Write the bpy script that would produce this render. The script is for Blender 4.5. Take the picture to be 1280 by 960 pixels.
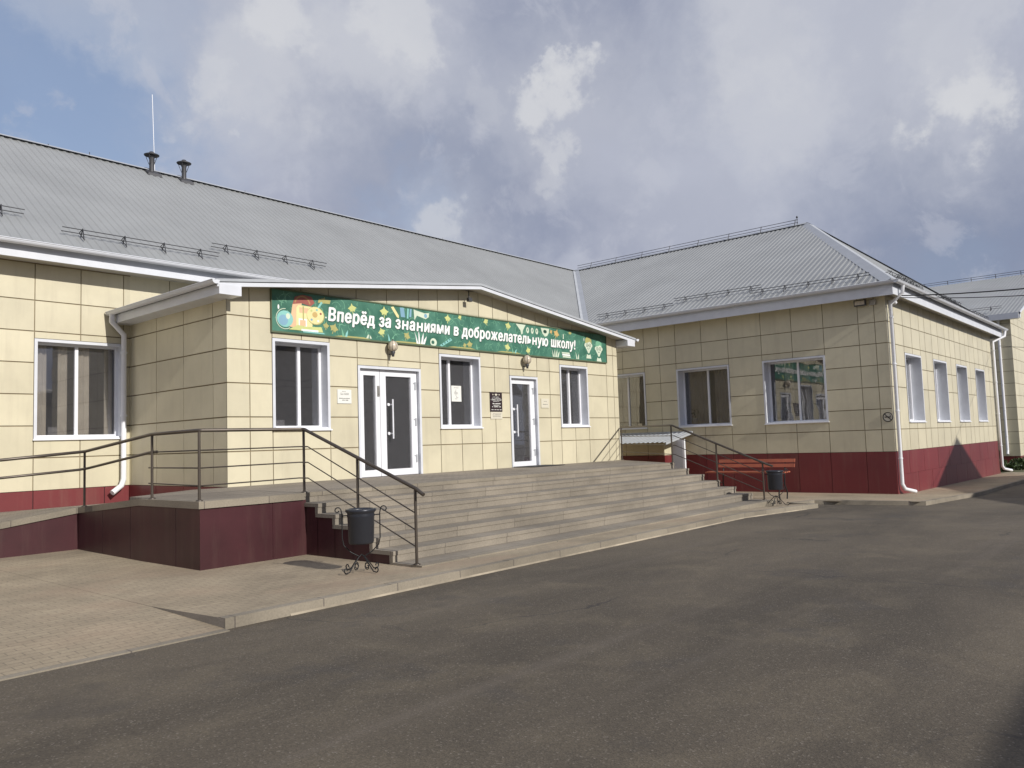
import bpy, bmesh, math, random
from mathutils import Vector, Matrix
random.seed(7)
R = math.radians
scene = bpy.context.scene
for o in list(bpy.data.objects): bpy.data.objects.remove(o)

# ------------------------------------------------------------------ camera
FPX = 994.03
cam_d = bpy.data.cameras.new('camera'); cam = bpy.data.objects.new('camera', cam_d)
scene.collection.objects.link(cam); scene.camera = cam
yaw, pit, rol = R(49.112), R(4.184), R(-1.8867)
fw = Vector((math.sin(yaw)*math.cos(pit), math.cos(yaw)*math.cos(pit), math.sin(pit)))
rt = Vector((math.cos(yaw), -math.sin(yaw), 0)); up = rt.cross(fw)
r2 = rt*math.cos(rol)+up*math.sin(rol); u2 = -rt*math.sin(rol)+up*math.cos(rol)
CAM = Vector((0, 0, 1.65))
m = Matrix((r2, u2, -fw)).transposed().to_4x4(); m.translation = CAM
cam.matrix_world = m
cam_d.sensor_width = 36; cam_d.lens = 36*FPX/1280
cam_d.clip_start = 0.1; cam_d.clip_end = 3000

# ------------------------------------------------------------------ light, sky, exposure
SUN_DIR = Vector((0.05, 1.0, -0.52)).normalized()
sl = bpy.data.lights.new('sun', 'SUN'); sl.energy = 4.0; sl.angle = R(0.5); sl.color = (1.0, 0.955, 0.895)
so = bpy.data.objects.new('sun', sl); so.rotation_euler = SUN_DIR.to_track_quat('-Z', 'Y').to_euler()
so.location = (0, -40, 40); scene.collection.objects.link(so)
scene.view_settings.view_transform = 'Standard'; scene.view_settings.look = 'None'
scene.view_settings.exposure = 0.0; scene.view_settings.gamma = 1.0
scene.view_settings.use_curve_mapping = False
scene.cycles.max_bounces = 8; scene.cycles.transparent_max_bounces = 12

W = bpy.data.worlds.new('World'); scene.world = W; W.use_nodes = True
nt = W.node_tree; N = nt.nodes; L = nt.links; N.clear()
def nd(t, **k):
    n = N.new(t)
    for a, b in k.items(): setattr(n, a, b)
    return n
def vmath(op, a, b=None, s=None):
    n = nd('ShaderNodeVectorMath', operation=op)
    for i, v in enumerate((a, b)):
        if v is None: continue
        if hasattr(v, 'links'): L.new(v, n.inputs[i])
        else: n.inputs[i].default_value = v
    if s is not None: n.inputs['Scale'].default_value = s
    return n
def fmath(op, a, b=0.0, c=None, clamp=False):
    n = nd('ShaderNodeMath', operation=op, use_clamp=clamp)
    for i, v in enumerate((a, b, c)):
        if v is None: continue
        if hasattr(v, 'links'): L.new(v, n.inputs[i])
        else: n.inputs[i].default_value = v
    return n.outputs[0]
def smooth(v, lo, hi, a=0.0, b=1.0):
    n = nd('ShaderNodeMapRange', interpolation_type='SMOOTHERSTEP'); L.new(v, n.inputs[0])
    for i, q in enumerate((lo, hi, a, b)): n.inputs[i+1].default_value = q
    return n.outputs[0]
def mixc(f, a, b):
    n = nd('ShaderNodeMix', data_type='RGBA')
    if hasattr(f, 'links'): L.new(f, n.inputs[0])
    else: n.inputs[0].default_value = f
    for i, v in ((6, a), (7, b)):
        if hasattr(v, 'links'): L.new(v, n.inputs[i])
        else: n.inputs[i].default_value = (*v, 1)
    return n.outputs[2]
sky = nd('ShaderNodeTexSky', sky_type='NISHITA', sun_disc=False)
sky.sun_elevation = R(27.5); sky.sun_rotation = R(180+4.6); sky.altitude = 150; sky.air_density = 1.0; sky.dust_density = 1.6
tc = nd('ShaderNodeTexCoord'); D = tc.outputs['Generated']
def noise(vec, scale, detail=8, rough=.55, dist=0.0):
    n = nd('ShaderNodeTexNoise'); L.new(vec, n.inputs['Vector']); n.inputs['Scale'].default_value = scale
    n.inputs['Detail'].default_value = detail; n.inputs['Roughness'].default_value = rough
    n.inputs['Distortion'].default_value = dist
    return n
# cloud deck: direction projected on a flat layer
sep = nd('ShaderNodeSeparateXYZ'); L.new(D, sep.inputs[0])
zz = fmath('ADD', fmath('MAXIMUM', sep.outputs[2], 0.0), 0.22)
cmb = nd('ShaderNodeCombineXYZ'); L.new(fmath('DIVIDE', sep.outputs[0], zz), cmb.inputs[0]); L.new(fmath('DIVIDE', sep.outputs[1], zz), cmb.inputs[1])
deck = cmb.outputs[0]
nA = noise(D, 3.2, 10, .52, .35); nB = noise(deck, 1.6, 9, .56, .2); nC = noise(Dn := vmath('SCALE', D, None, 1.0).outputs[0], 6.5, 10, .6, .25)
w1 = vmath('SUBTRACT', nd_w := noise(D, 7.0, 6, .55).outputs['Color'], (.5, .5, .5))
w1s = vmath('SCALE', w1.outputs[0], None, .16)
w2 = vmath('SUBTRACT', noise(D, 26.0, 5, .6).outputs['Color'], (.5, .5, .5))
w2s = vmath('SCALE', w2.outputs[0], None, .085)
w3 = vmath('SUBTRACT', noise(D, 70.0, 4, .6).outputs['Color'], (.5, .5, .5)); w3s = vmath('SCALE', w3.outputs[0], None, .025)
Dw = vmath('ADD', vmath('ADD', vmath('ADD', D, w1s.outputs[0]).outputs[0], w2s.outputs[0]).outputs[0], w3s.outputs[0]).outputs[0]
def pdir(px, py):
    return (r2*((px-640)/FPX)-u2*((py-480)/FPX)+fw).normalized()
def blob(px, py, rpx, soft=.6, src=None):
    d = pdir(px, py); n = vmath('DISTANCE', src or Dw, tuple(d))
    r = rpx/FPX
    return smooth(n.outputs['Value'], r*(1+soft), r*(1-soft), 0, 1)
K = 10.0   # cloud colours are divided by the background strength 0.1
def kc(c): return tuple(v*K for v in c)
dark, mid, lite = kc((.255, .285, .40)), kc((.385, .41, .525)), kc((.50, .525, .61))
base = mixc(smooth(fmath('ADD', fmath('MULTIPLY', nA.outputs[0], .62), fmath('MULTIPLY', nB.outputs[0], .38)), .36, .58), dark, mid)
base = mixc(fmath('MULTIPLY', smooth(nC.outputs[0], .44, .62), .75), base, lite)
for px, py, rr, s in ((400, 70, 190, .6), (900, 170, 260, .5), (1090, 80, 200, .6), (540, 90, 120, .35), (250, 30, 170, .5), (690, 150, 110, .4), (500, 230, 90, .3), (860, 250, 120, .3), (110, 20, 90, .5)):
    base = mixc(fmath('MULTIPLY', blob(px, py, rr, .9), s), base, lite)
for px, py, rr, s in ((1180, 300, 130, .75), (560, 190, 120, .4), (800, 40, 110, .3), (640, 240, 90, .5), (480, 195, 90, .35), (660, 30, 70, .4), (1270, 200, 90, .5), (1230, 320, 90, .5)):
    base = mixc(fmath('MULTIPLY', blob(px, py, rr, .9), s), base, kc((.225, .265, .38)))
gap = fmath('MAXIMUM', fmath('MULTIPLY', blob(70, 130, 150, .8), .95), fmath('MULTIPLY', blob(515, 262, 55, .9), .6))
gap = fmath('MAXIMUM', gap, fmath('MULTIPLY', blob(1190, 345, 50, .9), .25))
# the blue gap continues to the left of the frame, broken cloud all round
gap = fmath('MAXIMUM', gap, fmath('MULTIPLY', smooth(noise(D, 1.7, 7, .5, .3).outputs[0], .62, .70), smooth(vmath('DISTANCE', D, tuple(pdir(740, 200))).outputs['Value'], .62, .80)))
skyc = mixc(.38, sky.outputs[0], kc((.40, .50, .74)))
base = mixc(fmath('MULTIPLY', gap, .93), base, skyc)
nE = noise(D, 13.0, 9, .62, .35)
base = mixc(fmath('MULTIPLY', smooth(nE.outputs[0], .50, .66), .38), base, kc((.52, .54, .62)))
base = mixc(fmath('MULTIPLY', smooth(noise(D, 4.6, 8, .6, .4).outputs[0], .54, .68), .35), base, kc((.27, .30, .41)))
for px, py, rr, s in ((352, 60, 95, .5), (495, 40, 80, .5), (700, 110, 85, .5), (1190, 135, 90, .5), (548, 275, 60, .4), (290, 120, 80, .35), (1000, 40, 110, .4)):
    base = mixc(fmath('MULTIPLY', blob(px, py, rr, .85), s), base, kc((.52, .54, .61)))
white = kc((.66, .67, .70))
for px, py, rr, s in ((352, 38, 40, .7), (330, 90, 60, .3), (120, 15, 60, .25), (450, 60, 50, .3), (930, 60, 60, .3), (398, 85, 16, .35), (495, 25, 36, .6), (600, 110, 30, .2), (698, 100, 34, .8), (716, 165, 22, .5), (700, 60, 18, .6), (1195, 125, 42, .85),
                      (1165, 160, 28, .45), (548, 275, 30, .5), (270, 110, 26, .35), (220, 150, 20, .3), (310, 172, 10, .3), (955, 130, 60, .25), (1180, 20, 60, .3), (700, 200, 22, .3)):
    base = mixc(fmath('MULTIPLY', blob(px, py, rr, .5), s), base, white)
bg = nd('ShaderNodeBackground'); bg.inputs['Strength'].default_value = 0.1
wo = nd('ShaderNodeOutputWorld'); L.new(base, bg.inputs[0]); L.new(bg.outputs[0], wo.inputs[0])

# ------------------------------------------------------------------ materials
def mat(name, col, rough=.6, metal=0.0, var=.08, vscale=3.0, bump=0.0, bscale=40.0, island=0.0, col2=None, spec=.5, fine=0.0, dirt=0.0):
    M = bpy.data.materials.new(name); M.use_nodes = True
    t = M.node_tree; n = t.nodes; l = t.links; b = n['Principled BSDF']
    b.inputs['Roughness'].default_value = rough; b.inputs['Metallic'].default_value = metal
    b.inputs['Specular IOR Level'].default_value = spec
    g = n.new('ShaderNodeNewGeometry')
    nz = n.new('ShaderNodeTexNoise'); l.new(g.outputs['Position'], nz.inputs['Vector'])
    nz.inputs['Scale'].default_value = vscale; nz.inputs['Detail'].default_value = 6; nz.inputs['Roughness'].default_value = .6
    mx = n.new('ShaderNodeMix'); mx.data_type = 'RGBA'
    c2 = col2 or tuple(max(0, c*(1-2*var)) for c in col); c1 = col if col2 else tuple(min(1, c*(1+var)) for c in col)
    rmp = n.new('ShaderNodeMapRange'); l.new(nz.outputs[0], rmp.inputs[0]); rmp.inputs[1].default_value = .35; rmp.inputs[2].default_value = .68
    l.new(rmp.outputs[0], mx.inputs[0]); mx.inputs[6].default_value = (*c1, 1); mx.inputs[7].default_value = (*c2, 1)
    out = mx.outputs[2]
    if island:
        hs = n.new('ShaderNodeHueSaturation'); mr = n.new('ShaderNodeMapRange'); l.new(g.outputs['Random Per Island'], mr.inputs[0])
        mr.inputs[3].default_value = 1-island; mr.inputs[4].default_value = 1+island
        l.new(mr.outputs[0], hs.inputs['Value']); l.new(out, hs.inputs['Color']); out = hs.outputs[0]
    if fine:
        n2 = n.new('ShaderNodeTexNoise'); l.new(g.outputs['Position'], n2.inputs['Vector']); n2.inputs['Scale'].default_value = 60; n2.inputs['Detail'].default_value = 4
        mr = n.new('ShaderNodeMapRange'); l.new(n2.outputs[0], mr.inputs[0]); mr.inputs[1].default_value = .3; mr.inputs[2].default_value = .7; mr.inputs[3].default_value = 1-fine; mr.inputs[4].default_value = 1+fine
        hs = n.new('ShaderNodeHueSaturation'); l.new(mr.outputs[0], hs.inputs['Value']); l.new(out, hs.inputs['Color']); out = hs.outputs[0]
    if dirt:
        mpd = n.new('ShaderNodeMapping'); l.new(g.outputs['Position'], mpd.inputs[0]); mpd.inputs['Scale'].default_value = (3.5, 3.5, .35)
        nd_ = n.new('ShaderNodeTexNoise'); l.new(mpd.outputs[0], nd_.inputs['Vector']); nd_.inputs['Scale'].default_value = 1; nd_.inputs['Detail'].default_value = 7; nd_.inputs['Roughness'].default_value = .65
        md = n.new('ShaderNodeMapRange'); l.new(nd_.outputs[0], md.inputs[0]); md.inputs[1].default_value = .52; md.inputs[2].default_value = .78; md.inputs[4].default_value = dirt
        xd = n.new('ShaderNodeMix'); xd.data_type = 'RGBA'; l.new(md.outputs[0], xd.inputs[0]); l.new(out, xd.inputs[6]); xd.inputs[7].default_value = (.30, .25, .18, 1); out = xd.outputs[2]
    l.new(out, b.inputs['Base Color'])
    if bump:
        nb = n.new('ShaderNodeTexNoise'); l.new(g.outputs['Position'], nb.inputs['Vector']); nb.inputs['Scale'].default_value = bscale; nb.inputs['Detail'].default_value = 5
        bp = n.new('ShaderNodeBump'); bp.inputs['Strength'].default_value = bump; bp.inputs['Distance'].default_value = .02
        l.new(nb.outputs[0], bp.inputs['Height']); l.new(bp.outputs[0], b.inputs['Normal'])
    return M
MT = {}
MT['cream'] = mat('cream_panel', (.615, .565, .41), .42, island=.05, var=.045, vscale=1.1, dirt=.22)
MT['joint'] = mat('panel_joint', (.25, .20, .12), .8)
MT['joint_red'] = mat('red_joint', (.06, .015, .018), .8)
MT['strip'] = mat('joint_strip', (.50, .42, .29), .6)
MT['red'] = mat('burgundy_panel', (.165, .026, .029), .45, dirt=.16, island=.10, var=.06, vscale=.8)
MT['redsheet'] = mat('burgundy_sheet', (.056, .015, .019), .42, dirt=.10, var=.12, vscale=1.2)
MT['white'] = mat('white_plastic', (.80, .81, .84), .35, var=.02)
MT['wmetal'] = mat('white_metal', (.66, .68, .72), .4, var=.03)
MT['soffit'] = mat('soffit', (.48, .46, .42), .6, var=.03)
MT['roof'] = mat('grey_roof_sheet', (.33, .34, .335), .45, dirt=.05, var=.05, vscale=.5, metal=.15)
MT['roofcap'] = mat('roof_cap', (.42, .44, .46), .35, var=.04)
MT['dmetal'] = mat('dark_metal', (.08, .08, .085), .5, metal=.4)
MT['rail'] = mat('brown_rail', (.105, .088, .072), .38, metal=.5, var=.1)
MT['iron'] = mat('black_iron', (.02, .02, .022), .45, metal=.3)
MT['binbody'] = mat('bin_body', (.035, .038, .048), .35, metal=.3, var=.05)
MT['concrete'] = mat('concrete', (.27, .24, .20), .85, var=.12, vscale=2.2, bump=.25, bscale=60, fine=.08)
MT['dark'] = mat('interior', (.34, .33, .32), .9)
MT['curtain'] = mat('curtain', (.60, .54, .42), .9, var=.1, vscale=2)
MT['benchred'] = mat('red_slat', (.42, .12, .065), .5, var=.1)
MT['black'] = mat('dark_plaque', (.035, .022, .025), .3)
MT['paper'] = mat('paper', (.75, .75, .70), .7, var=.02)
MT['creamplate'] = mat('cream_plate', (.66, .62, .50), .5, var=.02)
MT['ink'] = mat('ink', (.25, .24, .22), .7)
MT['lamp'] = mat('lamp_glass', (.62, .54, .42), .25, var=.1, vscale=12)
MT['pot'] = mat('flower_pot', (.5, .42, .36), .6)
MT['leaf'] = mat('leaf', (.065, .10, .03), .55, island=.35, var=.2)
MT['stem'] = mat('stem', (.10, .07, .04), .8)
MT['ginside'] = mat('grey_house_wall', (.36, .34, .30), .8)
MT['groof'] = mat('dark_house_roof', (.09, .085, .08), .6)
MT['mat_dark'] = mat('rubber_mat', (.035, .035, .035), .9)

def glassmat(name, tint=.55, f0=1.0):
    M = bpy.data.materials.new(name); M.use_nodes = True; t = M.node_tree; n = t.nodes; l = t.links; n.clear()
    tr = n.new('ShaderNodeBsdfTransparent'); tr.inputs[0].default_value = (tint, tint, tint*1.02, 1)
    gl = n.new('ShaderNodeBsdfGlossy'); gl.inputs['Roughness'].default_value = .015; gl.inputs[0].default_value = (1, 1, 1, 1)
    fr = n.new('ShaderNodeFresnel'); fr.inputs[0].default_value = 1.55
    ns = n.new('ShaderNodeTexNoise'); ns.inputs['Scale'].default_value = 1.1
    g = n.new('ShaderNodeNewGeometry'); l.new(g.outputs['Position'], ns.inputs['Vector'])
    bp = n.new('ShaderNodeBump'); bp.inputs['Strength'].default_value = .06; bp.inputs['Distance'].default_value = .05
    l.new(ns.outputs[0], bp.inputs['Height']); l.new(bp.outputs[0], gl.inputs['Normal'])
    ml = n.new('ShaderNodeMath'); ml.operation = 'MULTIPLY'; ml.inputs[1].default_value = f0; l.new(fr.outputs[0], ml.inputs[0]); ml.use_clamp = True
    mx = n.new('ShaderNodeMixShader'); l.new(ml.outputs[0], mx.inputs[0]); l.new(tr.outputs[0], mx.inputs[1]); l.new(gl.outputs[0], mx.inputs[2])
    df = n.new('ShaderNodeBsdfDiffuse'); df.inputs[0].default_value = (.9, .9, .95, 1); m2 = n.new('ShaderNodeMixShader'); m2.inputs[0].default_value = .02
    l.new(mx.outputs[0], m2.inputs[1]); l.new(df.outputs[0], m2.inputs[2])
    o = n.new('ShaderNodeOutputMaterial'); l.new(m2.outputs[0], o.inputs[0]); return M
MT['glass'] = glassmat('window_glass', .8, 2.2)

def asphalt():
    M = bpy.data.materials.new('asphalt'); M.use_nodes = True; t = M.node_tree; n = t.nodes; l = t.links; b = n['Principled BSDF']
    g = n.new('ShaderNodeNewGeometry'); P = g.outputs['Position']
    def nz(s, d=6, r=.6, dist=0, src=P):
        q = n.new('ShaderNodeTexNoise'); q.inputs['Scale'].default_value = s; q.inputs['Detail'].default_value = d; q.inputs['Roughness'].default_value = r
        q.inputs['Distortion'].default_value = dist; l.new(src, q.inputs['Vector']); return q.outputs[0]
    def mr(v, a, b_, c=0., d=1.):
        q = n.new('ShaderNodeMapRange'); l.new(v, q.inputs[0])
        for i, w in enumerate((a, b_, c, d)): q.inputs[i+1].default_value = w
        return q.outputs[0]
    def mix(f, a, b_):
        q = n.new('ShaderNodeMix'); q.data_type = 'RGBA'; l.new(f, q.inputs[0])
        for i, v in ((6, a), (7, b_)):
            if hasattr(v, 'links'): l.new(v, q.inputs[i])
            else: q.inputs[i].default_value = (*v, 1)
        return q.outputs[2]
    mp = n.new('ShaderNodeMapping'); l.new(P, mp.inputs[0]); mp.inputs['Scale'].default_value = (.35, 1.0, 1)
    mp.inputs['Rotation'].default_value = (0, 0, .15)
    c = mix(mr(nz(.45, 7, .6, .4, mp.outputs[0]), .38, .62), (.068, .0555, .0395), (.116, .095, .067))
    c = mix(mr(nz(1.3, 6, .6, .5), .50, .75, 0, .5), c, (.165, .135, .09))
    c = mix(mr(nz(.9, 5, .6, .2), .58, .66, 0, .4), c, (.058, .052, .047))
    v = n.new('ShaderNodeTexVoronoi'); v.inputs['Scale'].default_value = 95; l.new(P, v.inputs['Vector'])
    sp = n.new('ShaderNodeSeparateColor'); l.new(v.outputs['Color'], sp.inputs[0])
    hs = n.new('ShaderNodeHueSaturation'); l.new(mr(sp.outputs[0], 0, 1, .78, 1.22), hs.inputs['Value']); l.new(c, hs.inputs['Color'])
    c = mix(mr(sp.outputs[1], .95, .97, 0, .5), hs.outputs[0], (.24, .21, .17))
    # worn wheel tracks, oily patches and hairline cracks
    mt = n.new('ShaderNodeMapping'); l.new(P, mt.inputs[0]); mt.inputs['Rotation'].default_value = (0, 0, -.12); mt.inputs['Scale'].default_value = (.07, 1.5, 1)
    c = mix(mr(nz(1.0, 4, .6, .2, mt.outputs[0]), .54, .72, 0, .40), c, (.15, .125, .10))
    c = mix(mr(nz(.55, 3, .5, .8), .66, .74, 0, .45), c, (.042, .037, .033))
    wq = n.new('ShaderNodeTexNoise'); wq.inputs['Scale'].default_value = 1.4; wq.inputs['Detail'].default_value = 6; l.new(P, wq.inputs['Vector'])
    wa = n.new('ShaderNodeVectorMath'); wa.operation = 'MULTIPLY_ADD'; l.new(wq.outputs['Color'], wa.inputs[0]); wa.inputs[1].default_value = (.9, .9, 0); l.new(P, wa.inputs[2])
    ve = n.new('ShaderNodeTexVoronoi'); ve.feature = 'DISTANCE_TO_EDGE'; ve.inputs['Scale'].default_value = .32; l.new(wa.outputs[0], ve.inputs['Vector'])
    ck = n.new('ShaderNodeMath'); ck.operation = 'MULTIPLY'; l.new(mr(ve.outputs[0], .0025, .006, 1, 0), ck.inputs[0]); l.new(mr(nz(.35, 3), .50, .58, 0, .75), ck.inputs[1])
    c = mix(ck.outputs[0], c, (.03, .027, .025))
    l.new(c, b.inputs['Base Color']); b.inputs['Roughness'].default_value = .85
    bp = n.new('ShaderNodeBump'); bp.inputs['Strength'].default_value = .3; bp.inputs['Distance'].default_value = .006
    l.new(v.outputs['Distance'], bp.inputs['Height']); l.new(bp.outputs[0], b.inputs['Normal'])
    return M
MT['asphalt'] = asphalt()
MT['kerbdust'] = mat('kerb_dust', (.35, .30, .225), .9, var=.25, vscale=1.2)

def pavers(name, c1, c2, bw=.2, bh=.1, mortar=.006, mcol=(.16, .14, .11), rot=0.0, tint=None):
    M = bpy.data.materials.new(name); M.use_nodes = True; t = M.node_tree; n = t.nodes; l = t.links; b = n['Principled BSDF']
    g = n.new('ShaderNodeNewGeometry'); mp = n.new('ShaderNodeMapping'); l.new(g.outputs['Position'], mp.inputs[0]); mp.inputs['Rotation'].default_value = (0, 0, rot)
    br = n.new('ShaderNodeTexBrick'); l.new(mp.outputs[0], br.inputs['Vector']); br.inputs['Scale'].default_value = 1
    br.inputs['Brick Width'].default_value = bw; br.inputs['Row Height'].default_value = bh; br.inputs['Mortar Size'].default_value = mortar; br.inputs['Mortar Smooth'].default_value = .3
    br.inputs['Color1'].default_value = (*c1, 1); br.inputs['Color2'].default_value = (*c2, 1); br.inputs['Mortar'].default_value = (*mcol, 1)
    nz = n.new('ShaderNodeTexNoise'); l.new(g.outputs['Position'], nz.inputs['Vector']); nz.inputs['Scale'].default_value = .8; nz.inputs['Detail'].default_value = 7; nz.inputs['Roughness'].default_value = .6
    mr = n.new('ShaderNodeMapRange'); l.new(nz.outputs[0], mr.inputs[0]); mr.inputs[1].default_value = .35; mr.inputs[2].default_value = .68; mr.inputs[3].default_value = .78; mr.inputs[4].default_value = 1.16
    hs = n.new('ShaderNodeHueSaturation'); l.new(mr.outputs[0], hs.inputs['Value']); l.new(br.outputs[0], hs.inputs['Color']); out = hs.outputs[0]
    if tint:
        n2 = n.new('ShaderNodeTexNoise'); l.new(g.outputs['Position'], n2.inputs['Vector']); n2.inputs['Scale'].default_value = .7; n2.inputs['Detail'].default_value = 3
        m2 = n.new('ShaderNodeMapRange'); l.new(n2.outputs[0], m2.inputs[0]); m2.inputs[1].default_value = .5; m2.inputs[2].default_value = .72; m2.inputs[4].default_value = .55
        mx = n.new('ShaderNodeMix'); mx.data_type = 'RGBA'; l.new(m2.outputs[0], mx.inputs[0]); l.new(out, mx.inputs[6]); mx.inputs[7].default_value = (*tint, 1); out = mx.outputs[2]
    n3 = n.new('ShaderNodeTexNoise'); l.new(g.outputs['Position'], n3.inputs['Vector']); n3.inputs['Scale'].default_value = 45; n3.inputs['Detail'].default_value = 4
    m3 = n.new('ShaderNodeMapRange'); l.new(n3.outputs[0], m3.inputs[0]); m3.inputs[1].default_value = .3; m3.inputs[2].default_value = .7; m3.inputs[3].default_value = .88; m3.inputs[4].default_value = 1.1
    h3 = n.new('ShaderNodeHueSaturation'); l.new(m3.outputs[0], h3.inputs['Value']); l.new(out, h3.inputs['Color'])
    l.new(h3.outputs[0], b.inputs['Base Color']); b.inputs['Roughness'].default_value = .85
    bp = n.new('ShaderNodeBump'); bp.inputs['Strength'].default_value = .4; bp.inputs['Distance'].default_value = .004; bp.invert = True
    l.new(br.outputs['Fac'], bp.inputs['Height']); l.new(bp.outputs[0], b.inputs['Normal'])
    return M
MT['paving'] = pavers('paving_blocks', (.375, .308, .212), (.335, .274, .19), mcol=(.23, .19, .135), tint=(.37, .27, .185))
MT['deck'] = pavers('deck_blocks', (.275, .238, .19), (.245, .21, .17), mcol=(.14,.12,.095))
MT['slab'] = pavers('step_slabs', (.272, .238, .19), (.24, .21, .167), bw=1.35, bh=.422, mortar=.007, mcol=(.15, .13, .105))
MT['kerb'] = pavers('kerb_stone', (.275, .24, .185), (.245, .212, .162), bw=1.0, bh=5.0, mortar=.008, mcol=(.14, .12, .10))
MT['earth'] = mat('earth', (.09, .11, .045), .95, col2=(.16, .13, .08), vscale=1.5, bump=.4, bscale=8)

# ------------------------------------------------------------------ helpers
ORG = {}
COL = scene.collection
class MB:
    def __init__(s): s.v = []; s.f = []; s.m = []; s.s = []
    def add(s, vs, fs, m=0, sm=False):
        b = len(s.v); s.v += [tuple(v) for v in vs]
        for f in fs: s.f.append([b+i for i in f]); s.m.append(m); s.s.append(sm)
    def box(s, x0, x1, y0, y1, z0, z1, m=0):
        if x0 > x1: x0, x1 = x1, x0
        if y0 > y1: y0, y1 = y1, y0
        if z0 > z1: z0, z1 = z1, z0
        vs = [(x0,y0,z0),(x1,y0,z0),(x1,y1,z0),(x0,y1,z0),(x0,y0,z1),(x1,y0,z1),(x1,y1,z1),(x0,y1,z1)]
        s.add(vs, [(0,3,2,1),(4,5,6,7),(0,1,5,4),(1,2,6,5),(2,3,7,6),(3,0,4,7)], m)
    def hexa(s, b, t, m=0):   # bottom 4, top 4 (ccw from above)
        s.add(list(b)+list(t), [(0,3,2,1),(4,5,6,7),(0,1,5,4),(1,2,6,5),(2,3,7,6),(3,0,4,7)], m)
    def quad(s, a, b, c, d, m=0): s.add([a,b,c,d], [(0,1,2,3)], m)
    def tube(s, path, r, n=8, m=0, closed=False):
        P = [Vector(p) for p in path]; K_ = len(P); rs = r if isinstance(r, (list, tuple)) else [r]*K_
        vs = []; ref = None
        for i, p in enumerate(P):
            a = P[i-1] if i else (P[-1] if closed else None); c = P[i+1] if i < K_-1 else (P[0] if closed else None)
            t = ((p-a).normalized() if a is not None else Vector())+((c-p).normalized() if c is not None else Vector())
            t = t.normalized() if t.length > 1e-6 else Vector((0,0,1))
            if ref is None:
                ref = Vector((0,0,1)) if abs(t.z) < .9 else Vector((1,0,0))
            e1 = (ref-t*ref.dot(t)); e1 = e1.normalized() if e1.length > 1e-5 else t.orthogonal().normalized(); ref = e1; e2 = t.cross(e1)
            for k in range(n):
                q = 2*math.pi*k/n; vs.append(p+(e1*math.cos(q)+e2*math.sin(q))*rs[i])
        fs = []
        for i in range(K_-1+(1 if closed else 0)):
            j = (i+1) % K_
            for k in range(n): fs.append((i*n+k, i*n+(k+1)%n, j*n+(k+1)%n, j*n+k))
        s.add(vs, fs, m, True)
        if not closed: s.add(vs[:n], [tuple(range(n))[::-1]], m); s.add(vs[-n:], [tuple(range(n))], m)
    def lathe(s, c, prof, n=20, m=0):
        vs = []; fs = []
        for r_, z in prof:
            for k in range(n): q = 2*math.pi*k/n; vs.append((c[0]+r_*math.cos(q), c[1]+r_*math.sin(q), c[2]+z))
        for i in range(len(prof)-1):
            for k in range(n): fs.append((i*n+k, i*n+(k+1)%n, (i+1)*n+(k+1)%n, (i+1)*n+k))
        s.add(vs, fs, m, True)
    def ball(s, c, rx, ry, rz, n=14, m=0):
        pr = [(math.sin(math.pi*i/n), -math.cos(math.pi*i/n)) for i in range(n+1)]
        vs = []; fs = []
        for a, z in pr:
            for k in range(n): q = 2*math.pi*k/n; vs.append((c[0]+rx*a*math.cos(q), c[1]+ry*a*math.sin(q), c[2]+rz*z))
        for i in range(n):
            for k in range(n): fs.append((i*n+k, i*n+(k+1)%n, (i+1)*n+(k+1)%n, (i+1)*n+k))
        s.add(vs, fs, m, True)
    def build(s, name, mats, parent=None):
        me = bpy.data.meshes.new(name); org = ORG.get(parent.name, Vector()) if parent else Vector()
        me.from_pydata([(v[0]-org[0], v[1]-org[1], v[2]-org[2]) for v in s.v], [], s.f)
        if not isinstance(mats, (list, tuple)): mats = [mats]
        for q in mats: me.materials.append(MT[q] if isinstance(q, str) else q)
        for p, mi, sm in zip(me.polygons, s.m, s.s): p.material_index = mi; p.use_smooth = sm
        me.update()
        o = bpy.data.objects.new(name, me); COL.objects.link(o)
        if parent: o.parent = parent; ORG[o.name] = org
        else: ORG[o.name] = Vector()
        return o
def thing(name, label, cat, loc=(0,0,0), group=None):
    o = bpy.data.objects.new(name, None); COL.objects.link(o); o.location = loc; ORG[o.name] = Vector(loc)
    o.empty_display_size = .3
    o['label'] = label; o['category'] = cat
    if group: o['group'] = group
    return o
def tag(o, label, cat, group=None):
    o['label'] = label; o['category'] = cat
    if group: o['group'] = group
    return o
def struct(o): o['kind'] = 'structure'; return o

# ------------------------------------------------------------------ ground heights
def lerp(a, b, t): return a+(b-a)*max(0.0, min(1.0, t))
def G(x):   # asphalt level
    if x < 15: return 0.0
    if x < 27: return -.033*(x-15)
    return -.396-.009*(min(x, 60)-27)
def Pv(x, y):  # paving level
    z = G(x)+.10-.05*max(0, min(1, (y-7.1)/.9))
    if x < 3.9: z = G(x)+lerp(.012, .05, (y-7.0)/1.5)
    return z
mb = MB()
xs = [-400,-150,-60,-20,-5,0,5,10,15,18,20,22,24,27,30,35,40,50,60,120,400,1200]; ys = [-400,-150,-50,-15,-5,0,3,5,7,10,14,20,40,120,400,1200]
vs = [(x, y, G(x)) for y in ys for x in xs]; nx = len(xs)
mb.add(vs, [(j*nx+i, j*nx+i+1, (j+1)*nx+i+1, (j+1)*nx+i) for j in range(len(ys)-1) for i in range(nx-1)])
struct(mb.build('asphalt_yard', 'asphalt'))
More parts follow.
